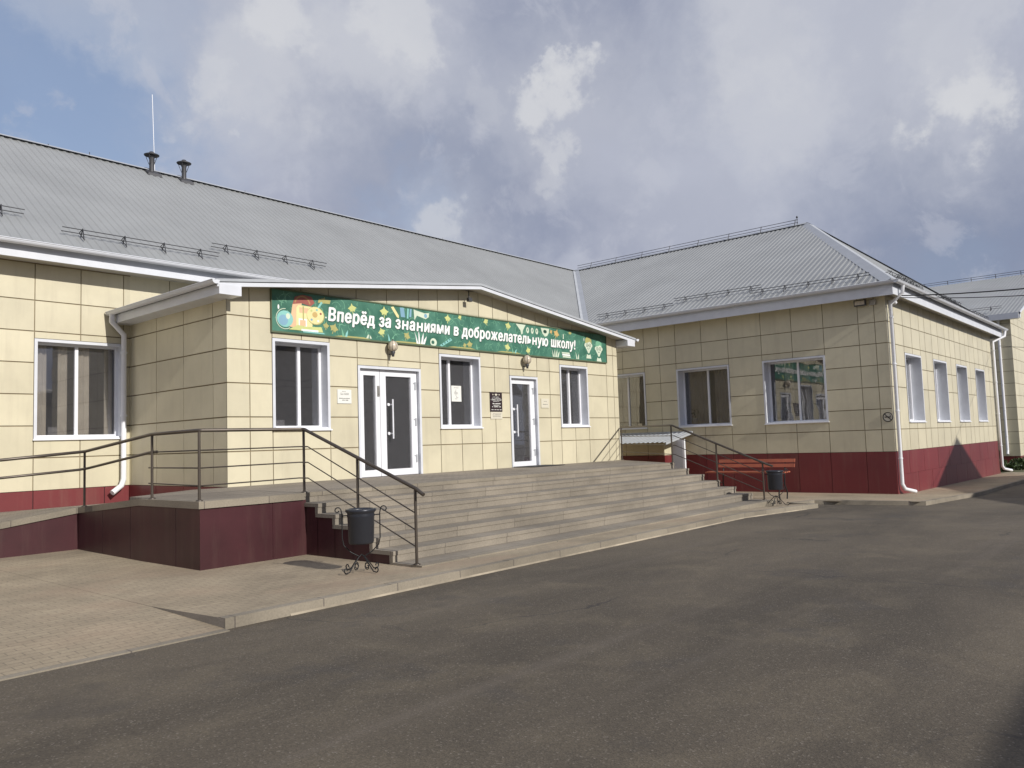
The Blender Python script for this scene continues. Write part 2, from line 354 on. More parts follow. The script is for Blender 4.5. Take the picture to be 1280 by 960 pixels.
# paving in front of the steps and under the ramp
mb = MB()
def sheet(mb, xs, ys, fn, m=0, skirt=None):
    nx = len(xs); vs = [(x, y, fn(x, y)) for y in ys for x in xs]
    mb.add(vs, [(j*nx+i, j*nx+i+1, (j+1)*nx+i+1, (j+1)*nx+i) for j in range(len(ys)-1) for i in range(nx-1)], m)
sheet(mb, [-8,-4,0,1,2,3,3.5,3.896], [7.0,7.3,7.6,7.9,8.2,8.5,9,11,14,18.1], lambda x, y: Pv(x, y))
sheet(mb, [3.9,5,7,9,11,13,15,17,18.95], [7.12,7.5,8.0,8.5,9,12,18.1], Pv)
sheet(mb, [18.95,20.2,21.0], [7.62,9,12,18.1], lambda x, y: G(x)+lerp(.05, .09, (x-18.95)/2.05))
sheet(mb, [20.45,21.0,22,23,24,25.2], [7.0,7.7], lambda x, y: G(x)+.088)
sheet(mb, [21.0,22,23,24,25.2], [5.3,7,9,12,15,18.1], lambda x, y: G(x)+.09)
sheet(mb, [25.2,27,30,35,40,42], [5.3,6.94], lambda x, y: G(x)+.09)
# side face of the raised paving beside the drop kerb
mb.add([(3.897,7.0,0),(3.897,8.5,.04),(3.897,8.5,.052),(3.897,7.12,.10),(3.897,7.0,.105)], [(4,3,2,1,0)], 1)
struct(mb.build('pavement', ('paving', 'concrete')))
mb = MB()
def kerb(path, h=.105, w=.12, inner=1):
    for (xa, ya), (xb, yb) in zip(path, path[1:]):
        n_ = max(1, int(max(abs(xb-xa), abs(yb-ya))/1.0)); d = Vector((xb-xa, yb-ya)).normalized(); nn = Vector((-d.y, d.x))*inner*w
        for i in range(n_):
            a = (lerp(xa, xb, i/n_), lerp(ya, yb, i/n_)); b = (lerp(xa, xb, (i+1)/n_), lerp(ya, yb, (i+1)/n_))
            j = random.uniform(-.004, .004); g1, g2 = G(a[0]), G(b[0])
            pts = [(a[0], a[1]), (b[0], b[1]), (b[0]+nn.x, b[1]+nn.y), (a[0]+nn.x, a[1]+nn.y)]
            gz = (g1, g2, g2, g1)
            if inner < 0: pts = pts[::-1]; gz = gz[::-1]
            mb.hexa([(p[0], p[1], z-.1) for p, z in zip(pts, gz)], [(p[0], p[1], z+h+j) for p, z in zip(pts, gz)])
kerb([(3.9,7.0),(18.95,7.0)]); kerb([(18.95,7.0),(19.05,7.62)]); kerb([(19.05,7.62),(20.4,7.62)]); kerb([(20.36,7.74),(21.1,5.2)], inner=1)
kerb([(21.1,5.2),(42,5.2)])
mb.box(-8, 3.89, 6.90, 7.02, -.1, .012)
x = 4.6
while x < 17.5:
    wd = random.uniform(.2,.9); q = random.uniform(.008,.018); mb.hexa([(x,7.0-q,G(x)),(x+wd,7.0-q*.8,G(x+wd)),(x+wd,7.0,G(x+wd)),(x,7.0,G(x))], [(x,7.0-q*.5,G(x)+.006),(x+wd,7.0-q*.4,G(x+wd)+.006),(x+wd,7.0,G(x+wd)+.02),(x,7.0,G(x)+.02)], 1); x += wd
struct(mb.build('kerb', ('kerb', 'kerbdust')))
mb = MB()
sheet(mb, [42,50,70,200,600], [5.2,10,40,200,600], lambda x, y: G(x)+.02)
struct(mb.build('ground', 'earth'))

# ------------------------------------------------------------------ wall cladding
def mapper(axis, plane):
    if axis == 'x': return lambda u, d, z: (u, plane-d, z)
    return lambda u, d, z: (plane-d, u, z)
def mbox(mb, fn, u0, u1, d0, d1, z0, z1, m=0):
    a = fn(u0, d0, z0); b = fn(u1, d1, z1); mb.box(a[0], b[0], a[1], b[1], a[2], b[2], m)
def clad(parent, axis, plane, u0, u1, z0, z1, cols, rows, opens, name='wall', mats=('cream', 'joint', 'strip'), hg=.012, vg=.0095, thick=.3, nobody=False):
    fn = mapper(axis, plane); mb = MB()
    us = sorted({u0, u1, *[o[0] for o in opens], *[o[1] for o in opens]}); us = [u for u in us if u0 <= u <= u1]
    zs = sorted({z0, z1, *[o[2] for o in opens], *[o[3] for o in opens]}); zs = [z for z in zs if z0 <= z <= z1]
    def inside(u, z): return any(o[0] < u < o[1] and o[2] < z < o[3] for o in opens)
    for a, b in zip(us, us[1:]):
        for c, d in zip(zs, zs[1:]):
            if not inside((a+b)/2, (c+d)/2): mbox(mb, fn, a+(.019 if a == u0 else 0), b-(.019 if b == u1 else 0), -thick, -.018, c, d, 1)
    cs = sorted({u0, *[c for c in cols if u0+.05 < c < u1-.05], u1}); rs = sorted({z0, *[r_ for r_ in rows if z0+.05 < r_ < z1-.02], z1})
    for a, b in zip(cs, cs[1:]):
        for c, d in zip(rs, rs[1:]):
            segs = [(c, d)]
            for o in opens:
                if o[0] < (a+b)/2 < o[1]:
                    ns = []
                    for p, q in segs:
                        if q <= o[2] or p >= o[3]: ns.append((p, q)); continue
                        if p < o[2]: ns.append((p, o[2]))
                        if q > o[3]: ns.append((o[3], q))
                    segs = ns
            for p, q in segs:
                if q-p < .03: continue
                ea = vg if a > u0 else 0; eb = vg if b < u1 else 0
                mbox(mb, fn, a+ea, b-eb, -.016, 0.0, p+(hg if p > z0 else 0), q-(hg if q < z1 else 0), 0)
    return mb.build(name, mats, parent)

def window(parent, axis, plane, u0, u1, z0, z1, rec, mulls=(), sill=True, ft=.055, curtain=None, flange=.06, label=None, door=None):
    fn = mapper(axis, plane); mb = MB()
    f = flange
    # trim proud of the panels, four mitred strips butted end to end
    mbox(mb, fn, u0, u1, .002, .014, z1-f, z1); mbox(mb, fn, u0, u0+f, .002, .014, z0, z1-f); mbox(mb, fn, u1-f, u1, .002, .014, z0, z1-f)
    if not door: mbox(mb, fn, u0+f, u1-f, .002, .014, z0, z0+f*.6)
    a, b, c, d = u0+f*.8, u1-f*.8, (z0+f*.5 if not door else z0), z1-f*.8
    # reveals
    mbox(mb, fn, a-.012, a, -rec, .001, c, d); mbox(mb, fn, b, b+.012, -rec, .001, c, d); mbox(mb, fn, a, b, -rec, .001, d, d+.012)
    if not door: mbox(mb, fn, a, b, -rec, .001, c-.012, c)
    w = mb.build('window' if not door else 'door', 'wmetal', parent)
    if label: w['label'] = label
    F = MB(); y0, y1 = -rec-.03, -rec+.03
    mbox(F, fn, a, a+ft, y0, y1, c, d); mbox(F, fn, b-ft, b, y0, y1, c, d); mbox(F, fn, a+ft, b-ft, y0, y1, d-ft, d); mbox(F, fn, a+ft, b-ft, y0, y1, c, c+ft)
    for mm in mulls: mbox(F, fn, mm-ft*.6, mm+ft*.6, y0, y1+.004, c+ft, d-ft)
    F.build('frame', 'white', w)
    P = MB(); mbox(P, fn, a+ft, b-ft, -rec-.006, -rec+.0, c+ft, d-ft); P.build('pane', 'glass', w)
    if sill:
        S = MB(); mbox(S, fn, u0-.02, u1+.02, -.0, .05, z0-.025, z0+.005); mbox(S, fn, a, b, -rec+.03, .002, c-.006, c+.014); S.build('sill', 'white', w)
    if curtain:
        C = MB(); lo, hi = a+ft, b-ft
        for (q0, q1) in curtain:
            n_ = int((q1-q0)*(hi-lo)/.035); vs = []
            for i in range(n_+1):
                u = lo+(hi-lo)*(q0+(q1-q0)*i/n_); dd = -rec-.16+.025*math.sin(i*1.9)+.012*math.sin(i*.7)
                vs += [fn(u, dd, c+.05), fn(u, dd, d-.03)]
            C.add(vs, [(2*i, 2*i+2, 2*i+3, 2*i+1) for i in range(n_)], 0, True)
        C.build('curtain', 'curtain', w)
    return w

SCH = thing('school_building', 'long single-storey school in cream panels with burgundy plinth, grey roof and gabled entrance block', 'building', (14, 18, 0))
ROWS = [.985, 1.645, 2.305, 2.96, 3.615, 4.27, 4.92]
Y0 = 13.95; YM = 18.15; XV = 7.84; XVR = 21.24; XW = 25.2; YW = 6.94; XWR = 40.7
# entrance block front
vo = [(8.82,10.20,2.05,3.89), (13.42,14.88,2.05,3.86), (18.22,19.60,2.05,3.84), (10.94,12.80,.97,3.45), (16.01,17.19,.97,3.43)]
vcols = [8.32,8.82,9.51,10.20,10.94,11.81,12.80,13.42,14.15,14.88,15.42,16.01,16.62,17.19,17.75,18.22,18.90,19.60,20.62,21.0]
w = clad(SCH, 'x', Y0, XV, XVR, .975, 4.93, vcols, ROWS, vo)
w['label'] = 'sunlit cream front wall of the entrance block'
# gable top of the entrance block (tall narrow panels under the rake)
def rake(x): return 4.62+.117*(min(x, 29.1-x)-7.5)
mb = MB()
cs = [XV]+[c for c in vcols]+[XVR]
for a, b in zip(cs, cs[1:]):
    mb.hexa([(a,Y0+.018,4.93),(b,Y0+.018,4.93),(b,Y0+.3,4.93),(a,Y0+.3,4.93)], [(a,Y0+.018,max(4.93,rake(a)+.14)),(b,Y0+.018,max(4.93,rake(b)+.14)),(b,Y0+.3,max(4.93,rake(b)+.14)),(a,Y0+.3,max(4.93,rake(a)+.14))], 1)
    a2, b2 = a+.0095, b-.0095
    if rake(a) > 4.80 or rake(b) > 4.80:
        mb.hexa([(a2,Y0,4.935),(b2,Y0,4.935),(b2,Y0+.016,4.935),(a2,Y0+.016,4.935)], [(a2,Y0,max(4.94,rake(a2)+.13)),(b2,Y0,max(4.94,rake(b2)+.13)),(b2,Y0+.016,max(4.94,rake(b2)+.13)),(a2,Y0+.016,max(4.94,rake(a2)+.13))], 0)
mb.build('gable_wall', ('cream', 'joint'), SCH)
window(SCH, 'x', Y0, *vo[0], .27, (9.60,), label='window of the entrance block nearest its left corner')
window(SCH, 'x', Y0, *vo[1], .27, (13.99,), label='window between the two doors with a paper notice')
wt = window(SCH, 'x', Y0, *vo[2], .27, (18.98,), label='window of the entrance block with its sash tilted open')
mb = MB()   # tilted sash
a, b = 18.36, 18.92
for (p0, p1) in (((a,2.14),(a,3.74)), ((b,2.14),(b,3.74)), ((a,2.14),(b,2.14)), ((a,3.74),(b,3.74))):
    q = lambda p: (p[0], Y0+.30+(p[1]-2.14)*.09, p[1])
    mb.tube([q(p0), q(p1)], .022, 4)
mb.build('tilted_sash', 'white', wt)
# left (shaded) side of the entrance block
clad(SCH, 'y', XV, Y0+.001, YM, .985, 4.75, [14.47,15.65,16.85,18.05], ROWS, [])
clad(SCH, 'y', XV-.012, Y0+.003, YM, -.05, .975, [14.47,15.65,16.85,18.05], [], [], name='plinth', mats=('red','joint_red','red'))
fnr = MB(); fnr.box(XVR-.3, XVR, Y0+.31, YM, -.1, 4.7); fnr.build('wall', 'cream', SCH)
# main block front, left stretch and the stretch between entrance block and wing
mo = [(5.90,7.70,2.03,4.12)]
clad(SCH, 'x', YM, -16, XV, .985, 5.72, [-15,-14,-12.9,-11.9,-10,-8.2,-6.4,-5.4,-3.4,-1.6,.2,1.2,2.2,3.2,4.1,5.0,5.90,6.80,7.70], ROWS, mo+[(-3.4,-1.6,2.03,4.12),(-10,-8.2,2.03,4.12),(1.2,3.2,2.03,4.12)])
clad(SCH, 'x', YM-.012, -16, XV-.02, -.05, .975, [-14,-12,-10,-8,-6,-4,-2,0,2,4.1,5.9,7.3], [], [], name='plinth', mats=('red','joint_red','red'))
clad(SCH, 'x', YM, XV+.001, XVR-.001, 4.5, 5.72, [8.76,9.8,10.9,12,13,14,15,16,17,18,19,20], [4.92], [])
clad(SCH, 'x', YM, XVR, XW, .985, 5.72, [22.2,23.3,24.4], ROWS, [])
clad(SCH, 'x', YM-.012, XVR, XW, -.3, .975, [22.2,23.3,24.4], [], [], name='plinth', mats=('red','joint_red','red'))
window(SCH, 'x', YM, *mo[0], .22, (6.79,), curtain=((0,.16),(.30,.42),(.52,.70),(.9,1)), label='window beside the white downpipe left of the entrance block')
for (a, b) in ((-3.4,-1.6),(-10,-8.2),(1.2,3.2)): window(SCH, 'x', YM, a, b, 2.03, 4.12, .22, ((a+b)/2,))
# wing, shaded side facing the entrance
WROWS = [1.0,1.66,2.28,2.94,3.60,4.25,4.90]
wo_ = [(8.82,10.87,1.97,4.05), (12.05,14.06,1.99,4.04), (15.36,17.35,2.0,4.05)]
clad(SCH, 'y', XW, YW, YM, 1.01, 5.72, [7.28,7.76,8.82,9.84,10.87,12.05,13.04,14.06,14.72,15.36,16.3,17.35], WROWS, wo_)
clad(SCH, 'y', XW-.012, YW-.01, YM, -.45, 1.0, [7.76,8.82,9.84,10.87,12.05,13.04,14.06,14.72,15.36], [], [], name='plinth', mats=('red','joint_red','red'), vg=.007)
window(SCH, 'y', XW, *wo_[0], .42, (9.84,), curtain=((.06,.22),(.34,.5),(.62,.78)), label='wing window nearest its outer corner, a white flower pot inside')
window(SCH, 'y', XW, *wo_[1], .42, (13.04,), curtain=((0,.40),(.5,.97)), label='wing window behind the handrail, with vertical curtains')
window(SCH, 'y', XW, *wo_[2], .42, (16.35,), curtain=((0,.97),), label='wing window partly hidden by the entrance block')
# wing, sunlit end
fo = [(26.87,28.78,1.88,4.05), (30.35,32.22,1.88,4.05), (33.72,35.5,1.88,4.05), (37.05,38.84,1.88,4.05)]
clad(SCH, 'x', YW, XW+.001, XWR, 1.01, 5.72, [25.95,26.87,27.82,28.78,29.45,30.35,31.2,32.22,32.95,33.72,34.6,35.5,36.15,37.05,37.9,38.84,39.8], [1.66,2.94,3.60,4.25,4.90], fo, vg=.016)
mb_cols = [26.6,28.3,30.1,31.7,33.4,35.0,36.8,38.3,39.8]
pl = clad(SCH, 'x', YW-.012, XW, XWR+.01, -.62, .30, [c+.9 for c in mb_cols], [], [], name='plinth', mats=('red','joint_red','red'))
clad(SCH, 'x', YW-.012, XW, XWR+.01, .305, 1.0, mb_cols, [], [], name='plinth', mats=('red','joint_red','red'))
for i, o_ in enumerate(fo): window(SCH, 'x', YW, *o_, .36, ((o_[0]+o_[1])/2,), curtain=((0,.5),))
mb = MB(); mb.box(XWR-.3, XWR, YW+.3, 30, -.6, 5.72); mb.box(-16, XWR, 30, 30.3, -.6, 5.72); mb.box(-16, -15.7, YM+.3, 30, -.1, 5.72)
mb.build('rear_wall', 'cream', SCH)
# rooms behind the windows
mb = MB()
mb.box(-15.7, XVR, YM+3.2, YM+3.3, .6, 5.6); mb.box(XV+.3, XVR-.3, Y0+.3, YM-.3, .85, .975); mb.box(XV+.3, XVR-.3, YM-.45, YM-.3, .97, 4.3); mb.box(XV+.3, XVR-.3, Y0+.32, YM-.46, 4.2, 4.3)
mb.box(-15.7, XW, YM+.31, YM+3.19, .85, .97); mb.box(-15.7, XW, YM+.31, YM+3.19, 4.5, 4.6)
mb.box(XW+3.5, XW+3.6, YW+4.2, YM, .6, 5.6); mb.box(XW+.3, XWR-.3, YW+4.1, YW+4.2, .6, 5.6); mb.box(XW+.31, XWR-.3, YW+.31, YM, .85, .97); mb.box(XW+.31, XWR-.3, YW+.31, YM, 4.5, 4.6)
mb.box(12.95, 13.1, Y0+.32, YM-.46, .98, 4.2); mb.box(9.2, 9.9, 15.2, 15.9, .98, 2.3); mb.box(13.4,13.5,Y0+1.5,YM-.46,.98,4.2)
mb.build('interior', 'dark', SCH)
mb = MB(); mb.box(11.12, 11.4, 14.6, 14.9, .98, 1.75); mb.build('interior_box', 'creamplate', SCH)

# doors
fn0 = mapper('x', Y0)
def leaf(d, u0, u1, z0, z1, g0, g1, gz0, rec, handle=None, hinges=None):
    F = MB()
    mbox(F, fn0, u0, g0, -rec-.04, -rec+.04, z0, z1); mbox(F, fn0, g1, u1, -rec-.04, -rec+.04, z0, z1)
    mbox(F, fn0, g0, g1, -rec-.04, -rec+.04, z0, gz0); mbox(F, fn0, g0, g1, -rec-.04, -rec+.04, z1-.14, z1)
    lf = F.build('leaf', 'white', d)
    P = MB(); mbox(P, fn0, g0, g1, -rec-.005, -rec+.005, gz0, z1-.14); P.build('pane', 'glass', d)
    if handle:
        H = MB(); hu, ha, hb = handle
        H.tube([fn0(hu, -rec+.12, ha), fn0(hu, -rec+.12, hb)], .018, 8)
        for zq in (ha+.12, hb-.12): H.tube([fn0(hu, -rec+.04, zq), fn0(hu, -rec+.12, zq)], .014, 6)
        for zq in (ha+.12, hb-.12): H.tube([fn0(hu-.07, -rec+.04, zq), fn0(hu-.07, -rec+.06, zq)], .035, 10)
        H.build('handle', 'white', d)
    if hinges:
        for zq in (1.35, 2.2, 3.05):
            H = MB(); mbox(H, fn0, hinges-.02, hinges+.02, -rec+.04, -rec+.06, zq-.09, zq+.09); mbox(H, fn0, hinges-.06, hinges+.02, -rec+.04, -rec+.05, zq+.05, zq+.075); H.build('hinge', 'roofcap', d)
def doorway(u0, u1, z1, label):
    mb = MB(); f = .06
    mbox(mb, fn0, u0, u1, .002, .016, z1-f, z1); mbox(mb, fn0, u0, u0+f, .002, .016, .982, z1-f); mbox(mb, fn0, u1-f, u1, .002, .016, .982, z1-f)
    a, b, d = u0+f*.8, u1-f*.8, z1-f*.8
    mbox(mb, fn0, a-.012, a, -.14, .001, .98, d); mbox(mb, fn0, b, b+.012, -.14, .001, .98, d); mbox(mb, fn0, a, b, -.14, .001, d, d+.012)
    o = mb.build('door', 'wmetal', SCH); o['label'] = label; return o
d1 = doorway(10.94, 12.80, 3.45, 'white double glazed entrance door')
leaf(d1, 11.0, 11.62, .985, 3.39, 11.16, 11.50, 1.13, .12)
leaf(d1, 11.63, 12.74, .985, 3.39, 11.80, 12.56, 1.13, .12, (11.93, 1.82, 2.72), 12.69)
mb = MB(); mbox(mb, fn0, 11.545, 11.605, -.08, -.065, 2.78, 3.02); mbox(mb, fn0, 11.555, 11.595, -.064, -.05, 2.82, 2.98); mb.build('keypad', 'ink', d1)
d2 = doorway(16.01, 17.19, 3.43, 'white single glazed entrance door')
leaf(d2, 16.07, 17.13, .985, 3.37, 16.20, 16.94, 1.12, .12, (16.30, 1.80, 2.66), 17.08)
mb = MB(); mb.box(16.0, 17.35, 13.2, 13.9, .985, 1.0); tag(mb.build('door_mat', 'mat_dark'), 'dark rubber mat on the platform before the single door', 'mat')

# ------------------------------------------------------------------ roofs
ZE, ZR, YR, XR = 5.98, 10.37, 24.0, 33.0
EX0, EY0 = 24.65, 17.6; WY0 = 6.57; HY = 11.95
pm = [(0,0), (.085,0), (.105,.021), (.175,.021), (.195,0)]
def ribs(mb, along, a0, a1, s_lo, s_hi, pos, step=.195):
    """profile sheet: stations along the eave; each runs up-slope between s_lo(a) and s_hi(a)"""
    st = []; a = a0
    while a < a1:
        for du, h in pm[:-1]:
            if a+du <= a1: st.append((a+du, h))
        a += step
    st.append((a1, 0))
    vs = []
    for a, h in st:
        lo, hi = s_lo(a), max(s_lo(a)+.001, s_hi(a)); p, q = pos(a, lo), pos(a, hi); vs += [(p[0], p[1], p[2]+h), (q[0], q[1], q[2]+h)]
    mb.add(vs, [(2*i, 2*i+2, 2*i+3, 2*i+1) for i in range(len(st)-1)])
ROOF = MB()
mp_ = (ZR-ZE)/(YR-EY0); wp_ = (ZR-ZE)/(XR-EX0)
ribs(ROOF, 'x', -17, XR, lambda x: lerp(EY0, YR, (x-EX0)/(XR-EX0)) if x > EX0 else EY0-.08, lambda x: YR, lambda x, y: (x, y, ZE+(y-EY0)*mp_))
# wing left slope
ribs(ROOF, 'y', WY0, YR, lambda y: lerp(EX0, XR, (y-EY0)/(YR-EY0)) if y > EY0 else EX0-.08,
     lambda y: lerp(EX0, XR, (y-WY0)/(HY-WY0)), lambda y, x: (x, y, ZE+(x-EX0)*wp_), .195)
# wing end slope
hp_ = (ZR-ZE)/(HY-WY0)
ribs(ROOF, 'x', EX0, 41.35, lambda x: WY0-.08, lambda x: lerp(WY0, HY, (x-EX0)/(XR-EX0)) if x < XR else lerp(HY, WY0, (x-XR)/(41.35-XR)), lambda x, y: (x, y, ZE+(y-WY0)*hp_))
ROOF.quad((41.35,WY0,ZE),(41.35,30.6,ZE),(XR,YR,ZR),(XR,HY,ZR))
ROOF.quad((-17,YR,ZR),(XR,YR,ZR),(41.35,30.6,ZE),(-17,30.6,ZE))
ROOF.quad((-17,EY0,ZE),(-17,30.6,ZE),(-17,30.6,ZE+.01),(-17,YR,ZR))
roof = ROOF.build('roof', 'roof', SCH); roof['label'] = 'long grey ribbed metal roof of main block and wing'
# ridge, hip and valley caps
def capstrip(name, a, b, wd, mat_='roofcap', lift=.03):
    mb = MB(); A, B = Vector(a), Vector(b); t = (B-A).normalized(); sd = t.cross(Vector((0,0,1))).normalized()*wd
    dz = Vector((0,0,lift))
    for s_ in (1, -1):
        q = [A+dz*1.6, B+dz*1.6, B+sd*s_-Vector((0,0,wd*.45))+dz, A+sd*s_-Vector((0,0,wd*.45))+dz]
        if s_ < 0: q = q[::-1]
        mb.add([tuple(v) for v in q], [(0,1,2,3)])
    return mb.build(name, mat_, roof)
capstrip('ridge_cap', (-17,YR,ZR+.02), (XR,YR,ZR+.02), .16)
capstrip('ridge_cap', (XR,YR,ZR+.02), (XR,HY,ZR+.02), .16)
capstrip('hip_cap', (XR,HY,ZR+.01), (EX0,WY0,ZE+.04), .26)
capstrip('hip_cap', (XR,HY,ZR+.02), (41.35,WY0,ZE+.04), .18)
mb = MB(); A = Vector((EX0,EY0,ZE+.05)); B = Vector((XR,YR,ZR+.05)); t = (B-A).normalized(); s1 = Vector((-.18,0,.0)); s2 = Vector((0.0,-.24,.0))
mb.quad(tuple(A+s1), tuple(A), tuple(B), tuple(B+s1)); mb.quad(tuple(A), tuple(A+s2), tuple(B+s2), tuple(B)); mb.build('valley_flashing', 'roofcap', roof)

# eaves: half-round gutter, fascia, soffit
def gutter(path, r, parent, name='gutter', m='wmetal'):
    """open half-round trough swept along a horizontal straight path"""
    mb = MB(); A, B = Vector(path[0]), Vector(path[1]); t = (B-A).normalized(); sd = t.cross(Vector((0,0,1)))
    n = 9; vs = []
    for P_ in (A, B):
        for rr in (r, r*.88):
            for k in range(n): q = math.pi*k/(n-1); vs.append(tuple(P_+sd*(math.cos(q)*rr)+Vector((0,0,-math.sin(q)*rr))))
    fs = []
    for k in range(n-1): fs += [(k, k+1, 2*n+k+1, 2*n+k), (n+k+1, n+k, 3*n+k, 3*n+k+1)]
    fs += [(0, 2*n, 3*n, n), (n-1, 2*n-1, 4*n-1, 3*n-1), tuple(range(n)), tuple(range(3*n-1, 2*n-1, -1))]
    mb.add(vs, fs, 0, False)
    # front bead and brackets/joint collars
    L_ = (B-A).length; k = 0.0
    mb.tube([A+sd*r*.98, B+sd*r*.98], .012, 5); 
    while k < L_:
        p = A+t*k
        for q in range(n-1):
            a1, a2 = math.pi*q/(n-1), math.pi*(q+1)/(n-1)
            c_ = [p+sd*math.cos(a)*r*1.04+Vector((0,0,-math.sin(a)*r*1.04)) for a in (a1, a2)]
            mb.quad(tuple(c_[0]), tuple(c_[0]+t*.05), tuple(c_[1]+t*.05), tuple(c_[1]))
        k += 3.0
    return mb.build(name, m, parent)
# sd = t x z : for t=+X, sd=-Y (outwards on the front)
gutter([(-17,17.45,5.97),(24.75,17.45,5.97)], .085, SCH)
gutter([(24.52,17.6,5.97),(24.52,6.38,5.97)], .085, SCH)
gutter([(24.44,6.42,5.97),(41.5,6.42,5.97)], .085, SCH)
mb = MB(); mb.box(-17, 24.66, 17.6, 17.63, 5.66, 5.85); mb.box(-17, 24.66, 17.61, 17.64, 5.851, 5.97)
mb.box(24.63, 24.66, 6.56, 17.6, 5.58, 5.84); mb.box(24.64, 24.67, 6.56, 17.6, 5.841, 5.97)
mb.box(24.661, 41.35, 6.56, 6.59, 5.60, 5.84); mb.box(24.671, 41.35, 6.57, 6.6, 5.841, 5.97); mb.box(41.32, 41.35, 6.591, 30.6, 5.6, 5.97)
mb.build('fascia', 'wmetal', SCH)
mb = MB(); mb.box(-17, 24.62, 17.64, YM+.3, 5.70, 5.72); mb.box(24.67, XW+.3, 6.61, 17.63, 5.70, 5.72); mb.box(XW+.301, 41.31, 6.61, YW+.3, 5.70, 5.72)
mb.build('soffit', 'soffit', SCH)
mb = MB(); mb.tube([(-16,YM-.02,5.69),(XV,YM-.02,5.69)], .012, 4); mb.build('soffit_trim', 'joint', SCH); mb = MB(); mb.tube([(XW-.02,YW,5.69),(XW-.02,YM,5.69)], .012, 4); mb.build('soffit_trim', 'joint', SCH)

# entrance block roof
VR = MB()
ex0, ex1, xa, fy = 7.42, 21.68, 14.55, 13.55
def vz(x): return 4.80+.117*(min(x, 29.1-x)-7.42)
ribs(VR, 'y', fy, YM, lambda y: ex0-.06, lambda y: xa, lambda y, x: (x, y, vz(x)), .195)
ribs(VR, 'y', fy, YM, lambda y: xa, lambda y: ex1+.06, lambda y, x: (x, y, vz(x)), .195)
ent = VR.build('roof', 'roof', SCH); ent['label'] = 'low-pitched gable roof of the entrance block'
mb = MB()
for (xx0, xx1) in ((ex0, xa), (xa, ex1)):
    mb.hexa([(xx0,fy-.03,vz(xx0)-.11),(xx1,fy-.03,vz(xx1)-.11),(xx1,fy,vz(xx1)-.11),(xx0,fy,vz(xx0)-.11)], [(xx0,fy-.03,vz(xx0)-.035),(xx1,fy-.03,vz(xx1)-.035),(xx1,fy,vz(xx1)-.035),(xx0,fy,vz(xx0)-.035)])
mb.build('fascia', 'wmetal', ent)
mb = MB()
for (xx0, xx1) in ((ex0-.03, xa), (xa, ex1+.03)):
    mb.hexa([(xx0,fy-.05,vz(xx0)-.02),(xx1,fy-.05,vz(xx1)-.02),(xx1,fy+.02,vz(xx1)-.02),(xx0,fy+.02,vz(xx0)-.02)], [(xx0,fy-.05,vz(xx0)+.035),(xx1,fy-.05,vz(xx1)+.035),(xx1,fy+.02,vz(xx1)+.035),(xx0,fy+.02,vz(xx0)+.035)])
mb.build('verge_flashing', 'roofcap', ent)
mb = MB()
for (xx0, xx1) in ((ex0+.4, xa), (xa, ex1-.4)):
    mb.hexa([(xx0,fy,vz(xx0)-.07),(xx1,fy,vz(xx1)-.07),(xx1,Y0+.1,vz(xx1)-.07),(xx0,Y0+.1,vz(xx0)-.07)], [(xx0,fy,vz(xx0)-.05),(xx1,fy,vz(xx1)-.05),(xx1,Y0+.1,vz(xx1)-.05),(xx0,Y0+.1,vz(xx0)-.05)])
mb.build('soffit', 'soffit', ent)
mb = MB(); mb.box(7.45, 7.90, fy-.045, YM, 4.56, 4.745); mb.build('boxed_eave', 'wmetal', ent); mb = MB(); mb.box(21.22, 21.64, fy-.045, YM, 4.56, 4.745); mb.build('boxed_eave', 'wmetal', ent)
gutter([(7.36,YM-.05,4.80),(7.36,fy-.1,4.80)], .075, ent)
gutter([(21.74,fy-.1,4.80),(21.74,YM,4.80)], .075, ent)
mb = MB(); mb.box(14.3, 14.42, 13.72, 13.80, 5.22, 5.32); mb.tube([(14.36,13.78,5.32),(14.36,13.78,5.5)], .015, 6); tag(mb.build('camera', 'dmetal'), 'small dark security camera under the peak of the entrance gable', 'camera')

# downpipes
def pipe(path, r=.05, parent=SCH, lab=None):
    mb = MB(); mb.tube(path, r, 10)
    a = Vector(path[-3]); b = Vector(path[2])
    k = b.z-.4
    while k > a.z+.1:
        t = (b.z-k)/(b.z-a.z); p = b.lerp(a, t); mb.tube([(p.x,p.y,p.z+.02),(p.x,p.y,p.z-.02)], r*1.2, 10); k -= 1.4
    o = mb.build('downpipe', 'white', parent)
    if lab: o['label'] = lab
    return o
pipe([(7.36,17.92,4.75),(7.36,17.94,4.58),(7.66,18.03,4.32),(7.66,18.03,1.12),(7.60,18.0,.98),(7.38,17.93,.84)], .06, lab='white downpipe in the corner beside the left window')
pipe([(25.2,6.42,5.93),(25.2,6.45,5.68),(25.30,6.83,5.40),(25.28,6.83,.05),(25.35,6.78,-.10),(25.75,6.6,-.2)], .055, lab='white downpipe at the sunlit corner of the wing')
pipe([(41.2,6.42,5.93),(41.15,6.45,5.65),(40.62,6.83,5.40),(40.62,6.83,-.1),(40.7,6.78,-.22),(41.3,6.6,-.32)], .06, lab='white downpipe at the far corner of the wing')

